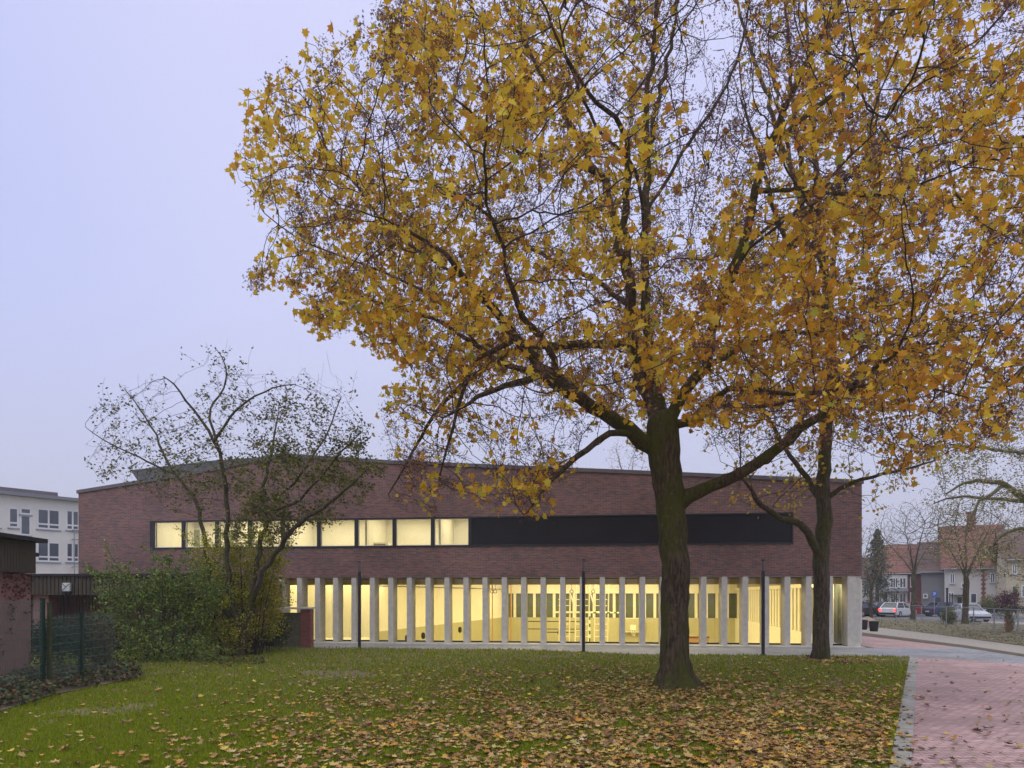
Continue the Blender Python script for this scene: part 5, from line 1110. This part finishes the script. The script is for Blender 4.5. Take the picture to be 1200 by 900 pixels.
# ------------------------------------------------------------------ grass and fallen leaves
lp_arr = lawn_poly
def ground_pts(n, ymin, ymax, powr=1.0, mrg=.95):
    u = rng.uniform(0, 1, n); y = 1/((1-u)/ymin**powr+u/ymax**powr)**(1/powr); x = rng.uniform(-mrg, mrg, n)*y
    return np.stack([x, y], 1)
LP_ = np.array([list(p) for p in lawn_poly])
q = ground_pts(520000, 6.8, 28.5, 1.3); q = q[in_poly(q, lawn_poly)]; q = q[~in_poly(q, bed)]
def bare(q): return np.array([noise.noise(Vector((a*.33, b*.55, 9)))+.35*noise.noise(Vector((a*1.7, b*1.7, 2))) for a, b in q])
bv = bare(q); q = q[(bv < .36) | (rng.uniform(0, 1, len(q)) < np.clip(.8-3*(bv-.36), .25, 1))]
z = np.array([lawn_h(a, b) for a, b in q]); n = len(q); hgt = rng.uniform(.025, .065, n)*(.8+.4*q[:, 1]/15); wd = .0045+.0007*q[:, 1]
an_ = rng.uniform(0, 2*np.pi, n); lean = rng.normal(size=(n, 2))*.02
b0 = np.stack([q[:, 0]-wd*np.cos(an_), q[:, 1]-wd*np.sin(an_), z-.005], 1); b1 = np.stack([q[:, 0]+wd*np.cos(an_), q[:, 1]+wd*np.sin(an_), z-.005], 1); b2 = np.stack([q[:, 0]+lean[:, 0], q[:, 1]+lean[:, 1], z+hgt], 1)
V = np.stack([b0, b1, b2], 1).reshape(-1, 3); tn = pick([(.26, .32, .008), (.20, .275, .008), (.31, .33, .015), (.28, .25, .07)], [4, 3, 2, .5], n, .15)
tag(fast_mesh('grass', V, np.arange(3*n).reshape(-1, 3), M['grass'], tints=np.repeat(tn, 3, 0)), 'short green lawn grass', 'grass', kind='stuff')
print('blades', n)
# fallen leaves
q = ground_pts(120000, 6.8, 28.3, 1.0); inl = in_poly(q, lawn_poly) & ~in_poly(q, bed)
px_ = CX+F*q[:, 0]/q[:, 1]; py_ = HY+F*CH/q[:, 1]
dd = np.sqrt(((q[:, 0]-3.5)/9.5)**2+((q[:, 1]-14.5)/9.5)**2); den = np.clip(1.12-dd, .0, 1)**1.35
den *= np.array([.72+1.0*noise.noise(Vector((a*.7, b*.7, 5)))+.7*noise.noise(Vector((a*2.4, b*2.4, 15))) for a, b in q])
den = np.clip(den, 0, 1)*.85+.05
den *= np.where(py_ < 776, .30, 1); den *= np.where((px_ < 430), np.clip(.25+.75*(px_-100)/330, .22, 1), 1)
keep = inl & (rng.uniform(0, 1, len(q)) < den)
d1 = (q[:, 0]-K0.x)*kn.x+(q[:, 1]-K0.y)*kn.y
onp = (d1 > 0) & (d1 < 9) & (q[:, 1] < 25) & (rng.uniform(0, 1, len(q)) < .010+.05*np.exp(-q[:, 1]/7))
near = (np.abs(d1-.05) < .2) & (q[:, 1] < 24) & (rng.uniform(0, 1, len(q)) < .05)
ql_ = q[keep]; qp = q[onp | near]
# heap round the trunks
for bx_, by_, nn_, sp_ in ((base.x, base.y, 420, .75), (b2.x, b2.y if hasattr(b2, 'y') else Y2, 0, .6)) if False else ((base.x, MY, 420, .75),):
    a_ = rng.uniform(0, 2*np.pi, nn_); r_ = .45+np.abs(rng.normal(size=nn_))*sp_; ql_ = np.vstack([ql_, np.stack([bx_+r_*np.cos(a_), by_+r_*np.sin(a_)], 1)])
a_ = rng.uniform(0, 2*np.pi, 500); r_ = .3+np.abs(rng.normal(size=500))*.8; ql_ = np.vstack([ql_, np.stack([G(963, 775).x+.2+r_*np.cos(a_), 22.4+r_*.7*np.sin(a_)], 1)])
allq = np.vstack([ql_, qp]); zl = np.array([lawn_h(a, b)+.035+.02*random.random() for a, b in ql_]+[.028+.015*random.random() for _ in qp])
FC = [(.50, .34, .12), (.42, .24, .075), (.60, .42, .07), (.30, .16, .065), (.54, .42, .19), (.30, .17, .09), (.50, .25, .04), (.15, .08, .04)]
t_ = pick(FC, [3, 3, 1.2, 2.6, 1.5, 1.6, 1.3, 1.2], len(allq), .2)
t_[len(ql_):] *= np.where(rng.uniform(0, 1, len(qp)) < .5, .35, .9)[:, None]
print('fallen', len(allq))
tag(scatter('fallen_leaves', np.column_stack([allq, zl]), rng.lognormal(np.log(.082), .28, len(allq)), t_, MAPLE, M['fleaf'], flat=.8, curl=.5), 'fallen tan and yellow maple leaves scattered over lawn and path', 'fallen leaves', kind='stuff')
# litter on the earth bank
q = np.array([list(G(rng.uniform(1000, 1260), 700)[:2]) for _ in range(0)]).reshape(-1, 2)
ppx = rng.uniform(995, 1300, 5200); tt = rng.uniform(0, 1, 5200); yb = 735+(ppx-1010)*.13; yt = 724+(ppx-1010)*.05; ppy = yb+(yt-yb)*tt
Yq = F*CH/(ppy-HY); q = np.stack([(ppx-CX)/F*Yq, Yq, np.full(5200, .16)], 1)
tag(scatter('bank_litter', q, rng.uniform(.06, .14, len(q)), pick([(.20, .15, .08), (.16, .11, .06), (.12, .15, .04), (.28, .22, .12)], [3, 3, 4, 1], len(q), .25), DIAM, M['fleaf'], flat=.6), 'brown leaf litter and weeds on the earth bank by the road', 'leaf litter', kind='stuff')

# gym bench and vaulting box
for i, (px, lb) in enumerate(((748, 'long low gym bench in the hall, right of the far wall middle'), (812, 'long low gym bench in the hall near the slatted wall'))):
    q = LW(SV(px, 17), 17, -1.05); be = empty('gym_bench', (q.x, q.y, gz0), AH, lb, 'bench', 'benches in the hall')
    mb = MB(); mb.box(-1.3, 1.3, -.12, .12, 1.15, 1.22); mb.build('seat', mat('bench_wood', (.40, .22, .09), .5, .15, 3), be)
    for x in (-1.1, 1.1): mb = MB(); mb.box(x-.04, x+.04, -.12, .12, 0, 1.149); mb.build('leg', M['rail'], be)
q = LW(SV(815, 8), 8, 0); vb = empty('vaulting_box', (q.x, q.y, gz0), AH, 'brown wooden equipment box on the hall floor right of the big trunk', 'vaulting box')
mb = MB()
for k in range(6): mb.hexa([(-.8+k*.03, -.35+k*.02), (.8-k*.03, -.35+k*.02), (.8-k*.03, .35-k*.02), (-.8+k*.03, .35-k*.02)], k*.38, k*.38+.36)
mb.build('box_section', mat('box_wood', (.38, .22, .10), .5, .15, 3), vb)
mb = MB(); mb.box(-.7, .7, -.27, .27, 2.27, 2.38); mb.build('leather_top', mat('leather', (.16, .08, .04), .5, .2, 5), vb, bevel=.03)
# ------------------------------------------------------------------ haze
hz = MB(); hz.box(-905, 905, -65, 1505, -4, 40)
hm = bpy.data.materials.new('haze'); hm.use_nodes = True; t = hm.node_tree
for n_ in list(t.nodes):
    if n_.type != 'OUTPUT_MATERIAL': t.nodes.remove(n_)
pv = t.nodes.new('ShaderNodeVolumePrincipled'); pv.inputs['Color'].default_value = (.82, .84, .95, 1); pv.inputs['Density'].default_value = .0009; pv.inputs['Anisotropy'].default_value = .1
t.links.new(pv.outputs[0], [n_ for n_ in t.nodes if n_.type == 'OUTPUT_MATERIAL'][0].inputs['Volume'])
tag(hz.build('haze', hm), 'pale evening haze filling the air', 'haze', kind='stuff')
